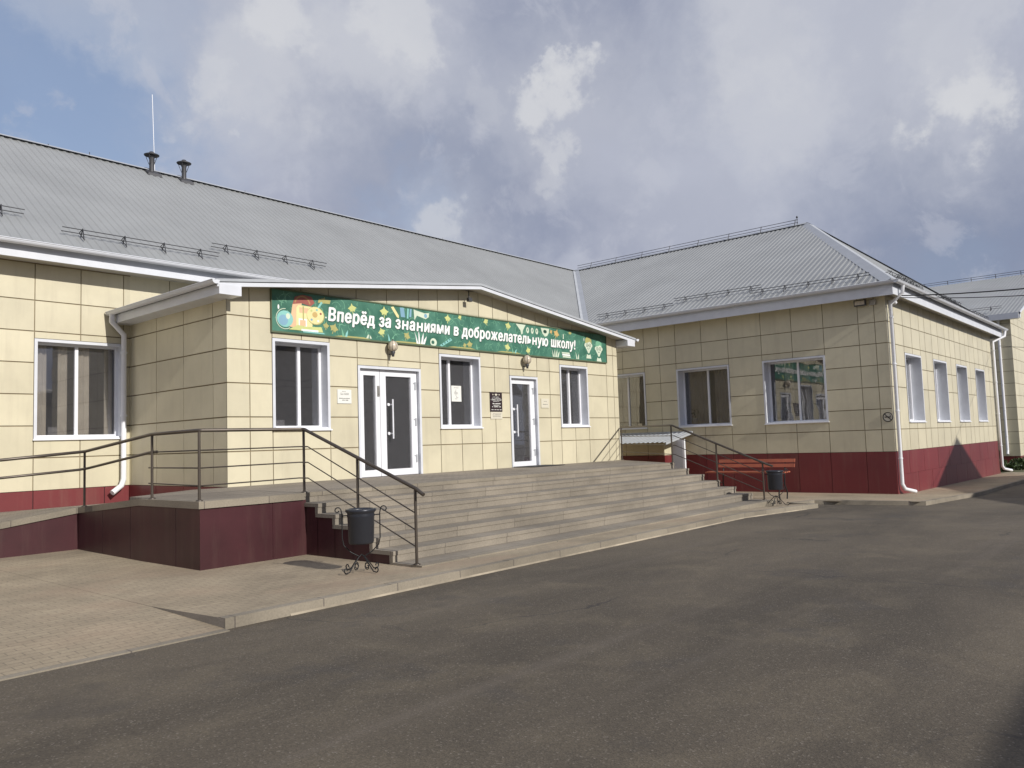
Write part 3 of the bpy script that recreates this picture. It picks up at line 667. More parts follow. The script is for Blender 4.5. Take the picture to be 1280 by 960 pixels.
# snow guards
def guard(name, p0, p1, up, parent, n=4, k=1.0):
    """two rails on triangular brackets; up = direction up the slope (unit)"""
    mb = MB(); A, B, U = Vector(p0), Vector(p1), Vector(up).normalized(); nn = (B-A).normalized().cross(U); nn = nn if nn.z > 0 else -nn
    for h in (.09*k, .2*k): mb.tube([A+nn*h, B+nn*h], .011, 5)
    for i in range(n):
        t = (i+.45)/n; c = A.lerp(B, t)
        mb.tube([c+U*.16*k+nn*.03, c+nn*.23*k, c-U*.26*k+nn*.02], .016*k*k, 4); mb.tube([c+U*.16*k+nn*.035, c-U*.26*k+nn*.035], .016*k*k, 4); mb.tube([c, c+nn*.23*k], .016*k*k, 4)
    return mb.build('snow_guard', 'dmetal', parent)
def mroof(x, y): return (x, y, ZE+(y-EY0)*mp_+.03)
def wroof(x, y): return (x, y, ZE+(x-EX0)*wp_+.03)
def hroof(x, y): return (x, y, ZE+(y-WY0)*hp_+.03)
Um = (0, 1, mp_); Uw = (1, 0, wp_); Uh = (0, 1, hp_)
guard('', mroof(2.6,18.75), mroof(5.85,18.75), Um, roof, 4, .85)
guard('', mroof(6.4,18.2), mroof(10.0,18.2), Um, roof, 4, .85); guard('', mroof(10.1,18.75), mroof(13.6,18.75), Um, roof, 4, .85); guard('', mroof(-5,18.2), mroof(-1.4,18.2), Um, roof)
guard('', wroof(25.15,7.3), wroof(25.15,11.1), Uw, roof, 5, .78); guard('', wroof(25.6,10.9), wroof(25.6,14.2), Uw, roof, 4, .78); guard('', wroof(25.15,14.0), wroof(25.15,17.3), Uw, roof, 4, .78)
x = 25.6
for i, dy in enumerate((.45,.9,.45,.9,.45)): guard('', hroof(x,WY0+dy), hroof(x+3.1,WY0+dy), Uh, roof, 4, .78); x += 3.0
# ridge rail on the wing
mb = MB()
for h in (.12, .24): mb.tube([(XR-.05,12.3,ZR+h),(XR-.05,23.8,ZR+h)], .012, 4)
y = 12.4
while y < 23.9: mb.tube([(XR-.2,y,ZR-.02),(XR-.05,y,ZR+.26)], .018, 4); y += 1.5
mb.build('ridge_rail', 'dmetal', roof)
mb = MB(); mb.tube([(XR,12.35,ZR),(XR,12.35,ZR+.42)], .014, 5); mb.ball((XR,12.35,ZR+.36), .045,.045,.045, 8); mb.build('lightning_rod', 'dmetal', roof)
def vent(x, y, z, h=.6, lab=None):
    mb = MB(); mb.hexa([(x-.22,y-.36,z-.27),(x+.22,y-.36,z-.27),(x+.2,y+.1,z+.02),(x-.2,y+.1,z+.02)], [(x-.2,y-.34,z-.18),(x+.2,y-.34,z-.18),(x+.12,y+.1,z+.10),(x-.12,y+.1,z+.10)])
    mb.lathe((x,y-.1,z-.1), [(.07,0),(.07,h-.08),(.11,h+.02)], 12)
    for k in range(4):
        q = math.pi/4+k*math.pi/2; c, s_ = math.cos(q), math.sin(q); mb.tube([(x+c*.075,y-.1+s_*.075,z+h-.34),(x+c*.18,y-.1+s_*.18,z+h-.06)], .010, 4)
    mb.lathe((x,y-.1,z-.1), [(.0,h+.06),(.215,h+.04),(.225,h+.06),(.09,h+.12),(.06,h+.16),(.0,h+.17)], 16)
    o = mb.build('roof_vent', 'dmetal', roof)
    if lab: o['label'] = lab
vent(10.95, 23.95, ZR, .50, 'dark capped roof vent at the foot of the tall white rod'); vent(11.98, 23.95, ZR, .50, 'dark capped roof vent right of the tall white rod')
mb = MB(); mb.tube([(11.14,24.05,ZR),(11.10,24.05,ZR+1.2),(11.06,24.05,12.85)], .012, 6); mb.build('lightning_rod', 'white', roof)
for x_, h_ in ((18.9,.10),(20.6,.14),(21.0,.06),(21.3,.05),(21.9,.08)): vent(x_, 24.9, ZR-.72, .50+h_)
mb = MB(); mb.tube([(9.2,24,ZR),(9.2,24,ZR+.14)], .012, 4); mb.build('ridge_pin', 'dmetal', roof)
for x_ in (8.1, 14.2, 17.2, 23.5, 27.0): 
    mb = MB(); mb.tube([(x_,24,ZR),(x_,24,ZR+.09)], .014, 4); mb.build('ridge_pin', 'dmetal', roof)

# ------------------------------------------------------------------ steps, platform, ramp
ST = thing('entrance_steps', 'wide concrete entrance steps with raised platform and access ramp clad in burgundy sheet', 'steps', (12.8, 9.2, .05))
XL, XRt, ZP, YP = 7.12, 18.474, .981, 10.506; TR, RS = .422, .15
for k in range(1, 7):
    z = ZP-RS*k; yn = YP-TR*k; mb = MB()
    zb = .0
    xr = XRt
    mb.box(XL, xr, yn-.012, yn+TR+.065, z-.055, z)            # tread slab
    if k < 6: mb.box(XL+.001, xr-.001, yn, yn+.07, z-RS+.001, z-.056)   # riser slab
    mb.build('step', 'slab', ST)
mb = MB(); mb.box(XL+.001, XRt-.001, YP+.0, YP+.07, ZP-RS+.001, ZP-.06); mb.build('step', 'slab', ST)
mb = MB(); mb.box(XL, XRt, 7.82, 7.96, -.12, .081); mb.build('plate', 'kerb', ST)
# platform deck with kerb stones along the edge
DK = MB()
yr0 = 10.40; xl = 5.42
def deckpoly(pts, z0, z1, m=0):
    n = len(pts); DK.add([(p[0], p[1], z1) for p in pts]+[(p[0], p[1], z0) for p in pts], [tuple(range(n)), tuple(range(2*n-1, n-1, -1))]+[(i+n, (i+1)%n+n, (i+1)%n, i) for i in range(n)], m)
deckpoly([(XL,YP+.18),(XRt-.2,YP+.18),(21.05,13.95),(XL,13.95)], .86, ZP-.002)
deckpoly([(xl+.2,yr0+.2),(XL,yr0+.2),(XL,13.95),(xl+.2,13.0),(xl+.2,12.24)], .86, ZP-.002)
DK.add([(xl+.2,12.24,ZP-.002),(XV,12.24,ZP-.002),(XV,14.82,.765),(xl+.3,14.82,.765)], [(0,1,2,3)])
DK.add([(xl+.3,14.82,.765),(XV,14.82,.765),(XV,YM,.62),(5.5,YM,.60)], [(0,1,2,3)])
DK.add([(4.35,14.97,.61),(xl+.3,14.97,.765),(5.5,YM,.60),(4.2,YM,.60)], [(0,1,2,3)])
DK.add([(-1.0,14.97,.06),(4.35,14.97,.61),(4.2,YM,.60),(-1.0,YM,.06)], [(0,1,2,3)])
DK.build('platform', 'deck', ST)
mb = MB()   # edging stones
mb.box(XL-.02, XRt, YP-.012, YP+.18, ZP-.06, ZP)
mb.box(xl, XL-.021, yr0, yr0+.2, ZP-.10, ZP)
def edge(a, b, w, h=.10):
    mb.hexa([(a[0],a[1],a[2]-h),(b[0],b[1],b[2]-h),(b[0]+w[0],b[1]+w[1],b[2]-h),(a[0]+w[0],a[1]+w[1],a[2]-h)], [(a[0],a[1],a[2]),(b[0],b[1],b[2]),(b[0]+w[0],b[1]+w[1],b[2]),(a[0]+w[0],a[1]+w[1],a[2])])
edge((xl+.2,yr0+.201,ZP), (xl+.2,12.22,ZP), (-.2,0)); 
edge((xl+.2,12.222,ZP), (xl+.3,14.82,.77), (-.2,0))
edge((-1.0,14.82,.065), (4.35,14.82,.62), (0,.15)); edge((4.351,14.82,.62), (5.52,14.82,.77), (0,.15))
edge((XRt,10.70,ZP), (21.15,13.94,ZP), (-.2,0.0))
mb.build('edging', 'kerb', ST)
# burgundy profiled sheet sides
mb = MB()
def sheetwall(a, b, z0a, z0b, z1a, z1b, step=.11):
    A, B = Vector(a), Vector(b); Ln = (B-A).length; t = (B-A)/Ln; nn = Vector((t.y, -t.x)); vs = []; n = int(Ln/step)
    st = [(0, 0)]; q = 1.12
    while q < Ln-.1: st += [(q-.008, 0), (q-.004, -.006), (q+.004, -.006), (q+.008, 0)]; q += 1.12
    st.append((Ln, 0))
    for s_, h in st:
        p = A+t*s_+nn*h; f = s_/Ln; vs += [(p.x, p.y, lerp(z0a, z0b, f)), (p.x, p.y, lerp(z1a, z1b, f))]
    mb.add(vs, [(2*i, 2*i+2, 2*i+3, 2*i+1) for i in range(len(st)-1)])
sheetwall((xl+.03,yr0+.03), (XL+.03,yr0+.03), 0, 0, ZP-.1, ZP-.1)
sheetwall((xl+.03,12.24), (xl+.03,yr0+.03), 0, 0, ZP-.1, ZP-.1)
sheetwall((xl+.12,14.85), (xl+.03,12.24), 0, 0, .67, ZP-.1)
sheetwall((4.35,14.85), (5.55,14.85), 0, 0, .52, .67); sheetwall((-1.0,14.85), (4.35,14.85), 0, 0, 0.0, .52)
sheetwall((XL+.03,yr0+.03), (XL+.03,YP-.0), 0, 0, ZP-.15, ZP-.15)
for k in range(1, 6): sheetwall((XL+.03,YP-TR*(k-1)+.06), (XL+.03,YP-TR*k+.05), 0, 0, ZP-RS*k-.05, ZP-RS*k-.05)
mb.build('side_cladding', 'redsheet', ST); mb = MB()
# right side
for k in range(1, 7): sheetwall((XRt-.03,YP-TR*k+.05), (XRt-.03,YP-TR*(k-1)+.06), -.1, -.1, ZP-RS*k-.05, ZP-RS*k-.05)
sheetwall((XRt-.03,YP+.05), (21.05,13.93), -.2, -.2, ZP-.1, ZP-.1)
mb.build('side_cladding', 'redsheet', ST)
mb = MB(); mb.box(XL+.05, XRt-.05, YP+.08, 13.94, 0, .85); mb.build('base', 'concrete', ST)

# ------------------------------------------------------------------ handrails
def spoly(mb, pts, r, n=8): mb.tube(pts, r, n)
HL = thing('handrail', 'brown tubular handrail along the ramp and down the left side of the steps', 'handrail', (7.2, 10.5, ZP))
mb = MB(); T = .965
mb.tube([(7.16,7.80,1.0),(7.17,7.95,1.075),(7.20,10.52,1.955),(7.16,10.56,1.96),(5.52,10.50,1.955),(5.48,10.54,1.955),(5.48,11.95,1.945),(5.60,14.70,1.735),(5.55,14.85,1.725),(4.33,14.88,1.63),(-1.0,14.88,1.08)], .026, 10)
mb.build('top_rail', 'rail', HL)
mb = MB(); mb.tube([(5.50,11.80,1.68),(5.50,11.97,1.68),(5.62,14.66,1.44),(5.55,14.83,1.42),(4.33,14.84,1.34),(-1.0,14.84,.79)], .022, 8); mb.build('lower_rail', 'rail', HL)
mb = MB()
for dz in (.27, .51, .75):
    mb.tube([(7.16,7.98,1.01-dz*.92),(7.19,10.42,1.955-dz),(7.12,10.55,1.955-dz+.005),(5.50,10.52,1.955-dz*1.02),(5.49,12.05,1.94-dz*.97)], .010, 6)
mb.build('bar', 'rail', HL)
for (x, y, z0, z1) in ((7.16,7.96,.081,1.06),(7.18,9.2,.53,1.49),(7.20,10.54,ZP,1.94),(5.49,10.52,ZP,1.94),(5.48,11.92,ZP,1.93),(5.60,14.74,.78,1.72),(2.6,14.88,.44,1.45),(.4,14.88,.21,1.22)):
    mb = MB(); mb.tube([(x,y,z0),(x,y,z1)], .020, 10); mb.lathe((x,y,z0), [(.05,0),(.05,.012),(.03,.02)], 12); mb.build('post', 'rail', HL)
HR = thing('handrail', 'brown tubular handrail down the right side of the steps, starting at the block corner', 'handrail', (18.3, 10.4, ZP))
mb = MB(); mb.tube([(18.36,7.80,.88),(18.36,7.95,.93),(18.30,10.40,1.945),(18.42,10.56,1.955),(21.22,13.90,2.0)], .026, 10); mb.build('top_rail', 'rail', HR)
mb = MB()
for dz in (.27, .51, .75): mb.tube([(18.36,8.03,.96-dz*.92),(18.31,10.36,1.945-dz),(18.44,10.56,1.95-dz),(21.2,13.88,1.99-dz)], .010, 6)
mb.build('bar', 'rail', HR)
for (x, y, z0, z1) in ((18.36,8.05,.08,.96),(18.33,9.22,.53,1.45),(18.31,10.45,ZP,1.94),(21.18,13.86,ZP,1.98)):
    mb = MB(); mb.tube([(x,y,z0),(x,y,z1)], .020, 10); mb.lathe((x,y,z0), [(.05,0),(.05,.012),(.03,.02)], 12); mb.build('post', 'rail', HR)

# ------------------------------------------------------------------ litter bins
def scroll(c, a0, turns, r0, r1, ax, n=14):
    """spiral in the vertical plane spanned by horizontal unit ax and z"""
    out = []
    for i in range(n+1):
        t = i/n; q = a0+turns*2*math.pi*t; r_ = r0+(r1-r0)*t; out.append((c[0]+ax[0]*math.cos(q)*r_, c[1]+ax[1]*math.cos(q)*r_, c[2]+math.sin(q)*r_))
    return out
def make_bin(loc, label, ang=0.0, tip=0.0):
    b = thing('litter_bin', label, 'litter bin', loc, 'litter bins at the foot of the steps'); x, y, z = loc
    B = MB(); B.lathe((x,y,z), [(.0,.36),(.15,.36),(.162,.38),(.172,.70),(.182,.72),(.172,.74),(.178,.755),(.198,.775),(.198,.80),(.165,.805),(.155,.78),(.14,.45),(0,.43)], 28); B.build('bucket', 'binbody', b)
    ax = (math.cos(ang), math.sin(ang)); S = MB()
    for s_ in (1, -1):
        a2 = (ax[0]*s_, ax[1]*s_)
        def P_(u, h): return (x+a2[0]*u, y+a2[1]*u, z+h)
        S.tube([P_(.18,.72),P_(.245,.72)], .008, 5)
        S.tube([P_(.04,.20),P_(.13,.25),P_(.22,.34),P_(.24,.43),P_(.24,.74),P_(.25,.79)]+scroll(P_(.295,.79), math.pi*.95, -.95, .045, .016, a2), .0075, 6)
    S.build('holder', 'iron', b)
    for k in range(4):
        q = ang+math.pi/4+k*math.pi/2; a2 = (math.cos(q), math.sin(q)); Lg = MB()
        def P_(u, h): return (x+a2[0]*u, y+a2[1]*u, z+h)
        Lg.tube([P_(0,.22),P_(.05,.19),P_(.14,.10),P_(.21,.02),P_(.26,.012)]+scroll(P_(.265,.050), -math.pi/2, .8, .038, .016, a2, 10), .008, 6)
        Lg.tube(scroll(P_(.10,.07), math.pi*.4, 1.0, .05, .02, a2, 10), .007, 5)
        Lg.build('leg', 'iron', b)
    return b
make_bin((6.52, 8.30, .055), 'black bin in a scrolled iron stand at the left foot of the steps', R(-40))
make_bin((18.02, 7.62, -.01), 'black bin in a scrolled iron stand at the right foot of the steps', R(-40))

# ------------------------------------------------------------------ bench
BN = thing('bench', 'red slatted bench with dark iron legs by the wing wall', 'bench', (20.95, 9.5, -.1))
g0 = G(20.95)+.06
for (xa_, za, ya, yb) in ((20.62,.60,8.45,10.75),(20.76,.605,8.45,10.75),(20.90,.605,8.45,10.75)):
    mb = MB(); mb.box(xa_, xa_+.11, ya, yb, za, za+.035); mb.build('seat_slat', 'benchred', BN)
for za, xo in ((.74,21.06),(.87,21.10)):
    mb = MB(); mb.hexa([(xo,8.35,za),(xo+.03,8.35,za),(xo+.03,10.55,za),(xo,10.55,za)][::1], [(xo+.02,8.35,za+.09),(xo+.05,8.35,za+.09),(xo+.05,10.55,za+.09),(xo+.02,10.55,za+.09)]); mb.build('back_slat', 'benchred', BN)
for yy in (8.62, 10.4):
    mb = MB()
    mb.tube([(20.66,yy,g0),(20.60,yy,g0+.2),(20.70,yy,g0+.42),(20.64,yy,.58),(20.80,yy,.59),(21.03,yy,.60),(21.08,yy,.72),(21.16,yy,.97)], .018, 6)
    mb.tube([(21.12,yy,g0),(21.16,yy,g0+.2),(21.0,yy,g0+.42),(21.04,yy,.59)], .018, 6)
    mb.tube(scroll((20.88,yy,g0+.36), 0, 1.1, .13, .04, (1,0)), .010, 5)
    mb.build('leg', 'iron', BN)

# ------------------------------------------------------------------ cellar entrance canopy
CN = thing('cellar_canopy', 'grey corrugated canopy over a cellar entrance against the wing wall', 'canopy', (24.3, 14.8, 0))
mb = MB()
ribs(mb, 'y', 13.55, 17.2, lambda y: 23.35+(0.0 if y > 13.95 else (13.95-y)*.0), lambda y: 25.16, lambda y, x: (x, y, lerp(1.47, 1.80, (x-23.35)/1.81)), .18)
mb.hexa([(23.33,13.52,1.40),(25.16,13.52,1.73),(25.16,13.55,1.73),(23.33,13.55,1.40)], [(23.33,13.52,1.48),(25.16,13.52,1.81),(25.16,13.55,1.81),(23.33,13.55,1.48)])
cr = mb.build('canopy_roof', 'roofcap', CN)
mb = MB(); mb.tube([(25.12,13.5,1.80),(25.12,17.2,1.82)], .035, 6); mb.build('flashing', 'roofcap', CN)
mb = MB(); mb.box(24.1, 24.18, 13.28, 13.36, -.3, 1.56); mb.build('post', 'white', CN)
mb = MB(); mb.box(24.12, 24.16, 13.37, 13.78, -.3, 1.55); mb.build('side_panel', 'wmetal', CN)
mb = MB(); mb.box(24.5, 25.15, 14.28, 14.33, 1.02, 1.6, 0); mb.box(24.5, 25.15, 14.275, 14.33, -.3, 1.018, 1); mb.build('lit_patch_panel', ('cream', 'red'), CN)  # panel added facing the sun, to show as a sunlit patch

# ------------------------------------------------------------------ wall lamps, signs
def lamp(x, z, label):
    t = thing('wall_lamp', label, 'wall lamp', (x, Y0, z), 'globe lamps over the entrance doors')
    mb = MB(); mb.ball((x, Y0-.15, z+.02), .115, .115, .125, 14); mb.build('globe', 'lamp', t)
    mb = MB(); mb.lathe((x,Y0-.15,z-.22), [(.0,0),(.028,0),(.035,.05),(.055,.10),(.045,.12)], 12); mb.tube([(x,Y0-.002,z-.16),(x,Y0-.15,z-.16)], .014, 6); mb.lathe((x,Y0-.15,z+.15), [(.02,-.02),(.015,.03),(0,.035)], 8)
    for k in range(4):
        q = k*math.pi/4; mb.tube([(x+math.cos(q)*math.sin(a)*.118, Y0-.15+math.sin(q)*math.sin(a)*.118, z+.02-math.cos(a)*.128) for a in [i*math.pi/8 for i in range(9)]], .003, 3)
        mb.tube([(x-math.cos(q)*math.sin(a)*.118, Y0-.15-math.sin(q)*math.sin(a)*.118, z+.02-math.cos(a)*.128) for a in [i*math.pi/8 for i in range(9)]], .003, 3)
    mb.build('bracket', 'dmetal', t)
    mb = MB(); mb.box(x-.02, x+.02, Y0-.012, Y0-.001, z-.36, z-.05); mb.build('cable_cover', 'cream', t)
lamp(11.84, 3.90, 'round wall lamp above the double door'); lamp(16.60, 3.86, 'round wall lamp above the single door')
def plate(name, label, cat, x0, x1, z0, z1, m, th=.014):
    t = thing(name, label, cat, ((x0+x1)/2, Y0, z0)); mb = MB(); mb.box(x0, x1, Y0-th-.004, Y0-.003, z0, z1); mb.build('panel', m, t); return t
def lines(t, rows, m, y, name='lettering'):
    """rows of tiny illegible letters: (x0, x1, z, h)"""
    mb = MB()
    for x0, x1, z, h in rows:
        x = x0
        while x < x1-.004:
            wd = random.uniform(.35, .75)*h
            if random.random() < .86: mb.box(x, min(x+wd, x1), y-.002, y, z+random.uniform(0,.15)*h, z+h*random.uniform(.75, 1.0))
            x += wd+h*.18
    return mb.build(name, m, t)
dp = plate('plaque', 'dark plaque with an emblem and white lettering left of the single door', 'plaque', 15.20, 15.67, 2.46, 2.97, 'black')
lines(dp, [(15.31,15.56,2.835,.016),(15.27,15.60,2.80,.016),(15.23,15.64,2.755,.026),(15.31,15.55,2.725,.016),(15.29,15.60,2.655,.03),(15.33,15.55,2.615,.022),(15.27,15.61,2.575,.026),(15.24,15.63,2.50,.022)], 'paper', Y0-.0185)
mb = MB()   # small twin-winged emblem between two smaller marks
cx, cz, yy = 15.435, 2.905, Y0-.0205
mb.add([(cx+dx, yy, cz+dz) for dx, dz in ((0,-.035),(.02,-.02),(.045,-.012),(.05,.02),(.02,.012),(.012,.03),(0,.022),(-.012,.03),(-.02,.012),(-.05,.02),(-.045,-.012),(-.02,-.02))], [tuple(range(12))])
for ox in (-.12, .12): mb.add([(cx+ox+.02*math.cos(q), yy, cz+.02*math.sin(q)) for q in [i*math.pi/3 for i in range(6)]], [tuple(range(6))])
mb.build('emblem', 'creamplate', dp)
lp = plate('plaque', 'pale lettered plate directly under the dark plaque', 'plaque', 15.21, 15.66, 2.27, 2.452, 'creamplate')
lines(lp, [(15.30,15.62,2.40,.012),(15.28,15.6,2.375,.012),(15.30,15.6,2.345,.012),(15.28,15.6,2.32,.012)], 'ink', Y0-.0185)
wp = plate('plaque', 'white lettered plate between the left window and the double door', 'plaque', 10.38, 10.75, 2.60, 2.90, 'paper')
lines(wp, [(10.50,10.60,2.855,.014),(10.45,10.68,2.815,.014),(10.45,10.68,2.785,.014),(10.42,10.70,2.70,.02),(10.50,10.66,2.66,.024)], 'ink', Y0-.0185)
rp = plate('plaque', 'cream lettered plate to the right of the single door', 'plaque', 17.31, 17.66, 2.58, 2.84, 'creamplate')
lines(rp, [(17.43,17.56,2.755,.014),(17.38,17.60,2.67,.02)], 'ink', Y0-.0185)
nt_ = thing('paper_notice', 'white paper notice with a sketch taped inside the middle window', 'notice', (14.3, 14.2, 2.6))
mb = MB(); mb.box(14.07, 14.42, 14.204, 14.208, 2.72, 3.12); mb.build('sheet', 'paper', nt_)
lines(nt_, [(14.16,14.33,3.06,.014)]+[(14.2+.03*math.sin(i), 14.27+.04*math.sin(i*1.7), 2.78+.032*i, .018) for i in range(8)], 'ink', 14.2035, 'sketch')
# no-smoking sign
ns_ = thing('no_smoking_sign', 'small round no-smoking sign on the shaded wing wall near its corner', 'sign', (XW, 7.08, 2.03))
xs_ = XW-.006
mb = MB(); n = 28; mb.add([(xs_, 7.08+.15*math.cos(2*math.pi*i/n), 2.03+.15*math.sin(2*math.pi*i/n)) for i in range(n)]+[(xs_+.004, 7.08+.15*math.cos(2*math.pi*i/n), 2.03+.15*math.sin(2*math.pi*i/n)) for i in range(n)], [tuple(range(n-1,-1,-1))]+[(i, (i+1)%n, n+(i+1)%n, n+i) for i in range(n)]); mb.build('disc', 'creamplate', ns_)
mb = MB(); mb.tube([(xs_-.004, 7.08+.135*math.cos(2*math.pi*i/n), 2.03+.135*math.sin(2*math.pi*i/n)) for i in range(n)], .012, 4, closed=True)
mb.tube([(xs_-.004,7.17,2.12),(xs_-.004,6.99,1.94)], .012, 4); mb.tube([(xs_-.003,7.17,2.03),(xs_-.003,7.0,2.03)], .014, 4); mb.tube([(xs_-.003,7.0,2.05),(xs_-.003,7.03,2.10)], .006, 4); mb.build('symbol', 'iron', ns_)
# flood light + dome camera + small flower pots
fl = thing('floodlight', 'dark floodlight under the wing eave above the no-smoking sign', 'floodlight', (25.1, 7.6, 5.5))
mb = MB(); mb.box(24.98, 25.08, 7.44, 7.78, 5.42, 5.60, 0); mb.tube([(25.08,7.61,5.52),(25.19,7.61,5.56)], .02, 5, 0); mb.build('housing', 'dmetal', fl)
mb = MB(); mb.box(24.970, 24.979, 7.47, 7.75, 5.45, 5.57); mb.build('lens', 'lamp', fl)
mb = MB(); mb.box(25.13, 25.19, 7.20, 7.38, 5.42, 5.58); tag(mb.build('junction_box', 'soffit'), 'small grey junction box beside the floodlight', 'junction box')
dc = thing('dome_camera', 'small white dome camera under the eave at the wing corner', 'camera', (25.55, 6.8, 5.45))
mb = MB(); mb.ball((25.5,6.74,5.45), .055,.055,.055, 10); mb.build('dome', 'white', dc); mb = MB(); mb.box(25.45, 25.55, 6.76, 6.92, 5.47, 5.55); mb.build('bracket', 'white', dc)
for yy, lab in ((13.70, 'pale flower pot with a small plant behind the middle wing window'), (10.25, 'pale flower pot with a small plant behind the outer wing window')):
    t = thing('flower_pot', lab, 'flower pot', (25.85, yy, 2.05), 'flower pots on the wing window sills')
    mb = MB(); mb.lathe((25.76,yy,2.04), [(0,0),(.07,0),(.10,.24),(.11,.26),(.09,.26),(.0,.22)], 14); mb.build('pot', 'paper', t)
    mb = MB()
    for i in range(40):
        a = random.uniform(0, 6.28); h = random.uniform(.28,.62); q = random.uniform(0,.13); c = Vector((25.76+q*math.cos(a)*.5, yy+q*math.sin(a), 2.04+h)); d_ = Vector((random.uniform(-1,1), random.uniform(-1,1), random.uniform(-.3,1))).normalized()*.05; e = d_.cross(Vector((0,0,1))).normalized()*.022
        mb.quad(tuple(c-d_), tuple(c+e), tuple(c+d_), tuple(c-e))
    mb.build('plant', 'leaf', t)

# ------------------------------------------------------------------ banner
BX0, BX1, BZ0, BZ1 = 8.80, 20.60, 4.035, 4.875
def flat(name, col, r=.6, var=.04): MT[name] = mat(name, col, r, var=var); return name
def banner_mat():
    M = mat('banner_green', (.035, .135, .09), .5, col2=(.085, .235, .165), vscale=2.5)
    return M
MT['bgreen'] = banner_mat()
for k_, c_ in dict(byellow=(.58,.62,.24), bpale=(.62,.70,.55), btan=(.42,.40,.15), bblue=(.22,.40,.52), bwhite=(.86,.88,.84), blight=(.18,.42,.27), bpeach=(.75,.50,.30), bcream=(.80,.72,.36), bred=(.34,.10,.08),
                   bbrown=(.42,.24,.10), bdark=(.012,.06,.04), bteal=(.25,.55,.50), borange=(.60,.42,.16), btrim=(.10,.13,.07)).items(): flat(k_, c_)
BN2 = thing('banner', 'long green school banner with white Cyrillic lettering over the entrance doors', 'banner', (14.7, Y0, BZ0))
mb = MB(); mb.box(BX0, BX1, Y0-.035, Y0-.004, BZ0, BZ1); mb.build('panel', 'bgreen', BN2)
mb = MB(); mb.box(BX0-.02, BX1+.02, Y0-.05, Y0-.003, BZ0-.035, BZ0-.001); mb.box(BX0-.02, BX1+.02, Y0-.05, Y0-.003, BZ1+.001, BZ1+.03); mb.box(BX0-.02, BX0-.001, Y0-.05, Y0-.003, BZ0, BZ1); mb.box(BX1+.001, BX1+.02, Y0-.05, Y0-.003, BZ0, BZ1); mb.build('border', 'btrim', BN2)
yb = Y0-.0355
dec = MB(); dmats = []
def dm(m):
    if m not in dmats: dmats.append(m)
    return dmats.index(m)
def poly(m, pts, lay=0):
    y = yb-.0012*(lay+1)-2.5e-6*(len(dec.f) % 460)
    pts = [(p[0], min(max(p[1], BZ0+.005), BZ1-.005)) for p in pts]
    dec.add([(p[0], y, p[1]) for p in pts], [tuple(range(len(pts)))], dm(m))
def disc(m, x, z, rx, rz, lay=0, n=18): poly(m, [(x+rx*math.cos(2*math.pi*i/n), z+rz*math.sin(2*math.pi*i/n)) for i in range(n)], lay)
def rect(m, x0, x1, z0, z1, lay=0, sk=0): poly(m, [(x0,z0),(x1,z0),(x1+sk,z1),(x0+sk,z1)], lay)
def mleaf(m, x, z, s, rot, lay=0):
    pr = [1,.58,.60,.66,.95,.60,.55,.72,.36,.22,.36,.72,.55,.60,.95,.66,.60,.58]; n = len(pr)
    poly(m, [(x+s*r_*math.sin(rot+2*math.pi*i/n), z+s*r_*math.cos(rot+2*math.pi*i/n)) for i, r_ in enumerate(pr)], lay)
    poly(m, [(x-.01-s*.9*math.sin(rot), z-s*.95*math.cos(rot)), (x+.01-s*.9*math.sin(rot), z-s*.95*math.cos(rot)), (x+.01, z), (x-.01, z)], lay)
def blade(m, x, z, h, lean, w=.05, lay=0): poly(m, [(x-w/2,z),(x+w/2,z),(x+lean*.6+w*.35,z+h*.6),(x+lean,z+h),(x+lean*.35-w*.3,z+h*.55)], lay)
def curl(m, x, z, r_, a0, a1, w=.012, lay=0):
    n = 12; o = [(x+r_*math.cos(a0+(a1-a0)*i/n), z+r_*math.sin(a0+(a1-a0)*i/n)) for i in range(n+1)]; q = [(x+(r_-w)*math.cos(a0+(a1-a0)*i/n), z+(r_-w)*math.sin(a0+(a1-a0)*i/n)) for i in range(n+1)]
    y = yb-.0012*(lay+1)-2.5e-6*(len(dec.f) % 460); cl = lambda v: min(max(v, BZ0+.005), BZ1-.005)
    for i in range(n): dec.add([(o[i][0],y,cl(o[i][1])),(o[i+1][0],y,cl(o[i+1][1])),(q[i+1][0],y,cl(q[i+1][1])),(q[i][0],y,cl(q[i][1]))], [(0,1,2,3)], dm(m))
for i in range(330):
    x = random.uniform(8.9, 20.4); z = random.uniform(4.08, 4.84); a = random.uniform(0, 6.28); curl('blight', x, z, random.uniform(.05,.16), a, a+random.uniform(1.2, 2.6), random.uniform(.006,.012), 0)
for x, z, s, m in ((10.80,4.68,.13,'byellow'),(11.70,4.70,.14,'byellow'),(11.62,4.23,.12,'byellow'),(12.37,4.20,.12,'btan'),(13.72,4.74,.12,'byellow'),(14.15,4.82,.08,'byellow'),(15.11,4.80,.11,'byellow'),(15.98,4.76,.13,'byellow'),(14.48,4.15,.12,'btan'),(15.93,4.18,.13,'byellow'),(16.80,4.15,.12,'byellow'),(10.30,4.20,.13,'btan'),(18.09,4.72,.15,'borange'),(17.85,4.76,.08,'borange'),(10.10,4.24,.09,'btan'),(14.30,4.12,.08,'btan')):
    mleaf(m, x, z, s, random.uniform(-.6,.6), 1)
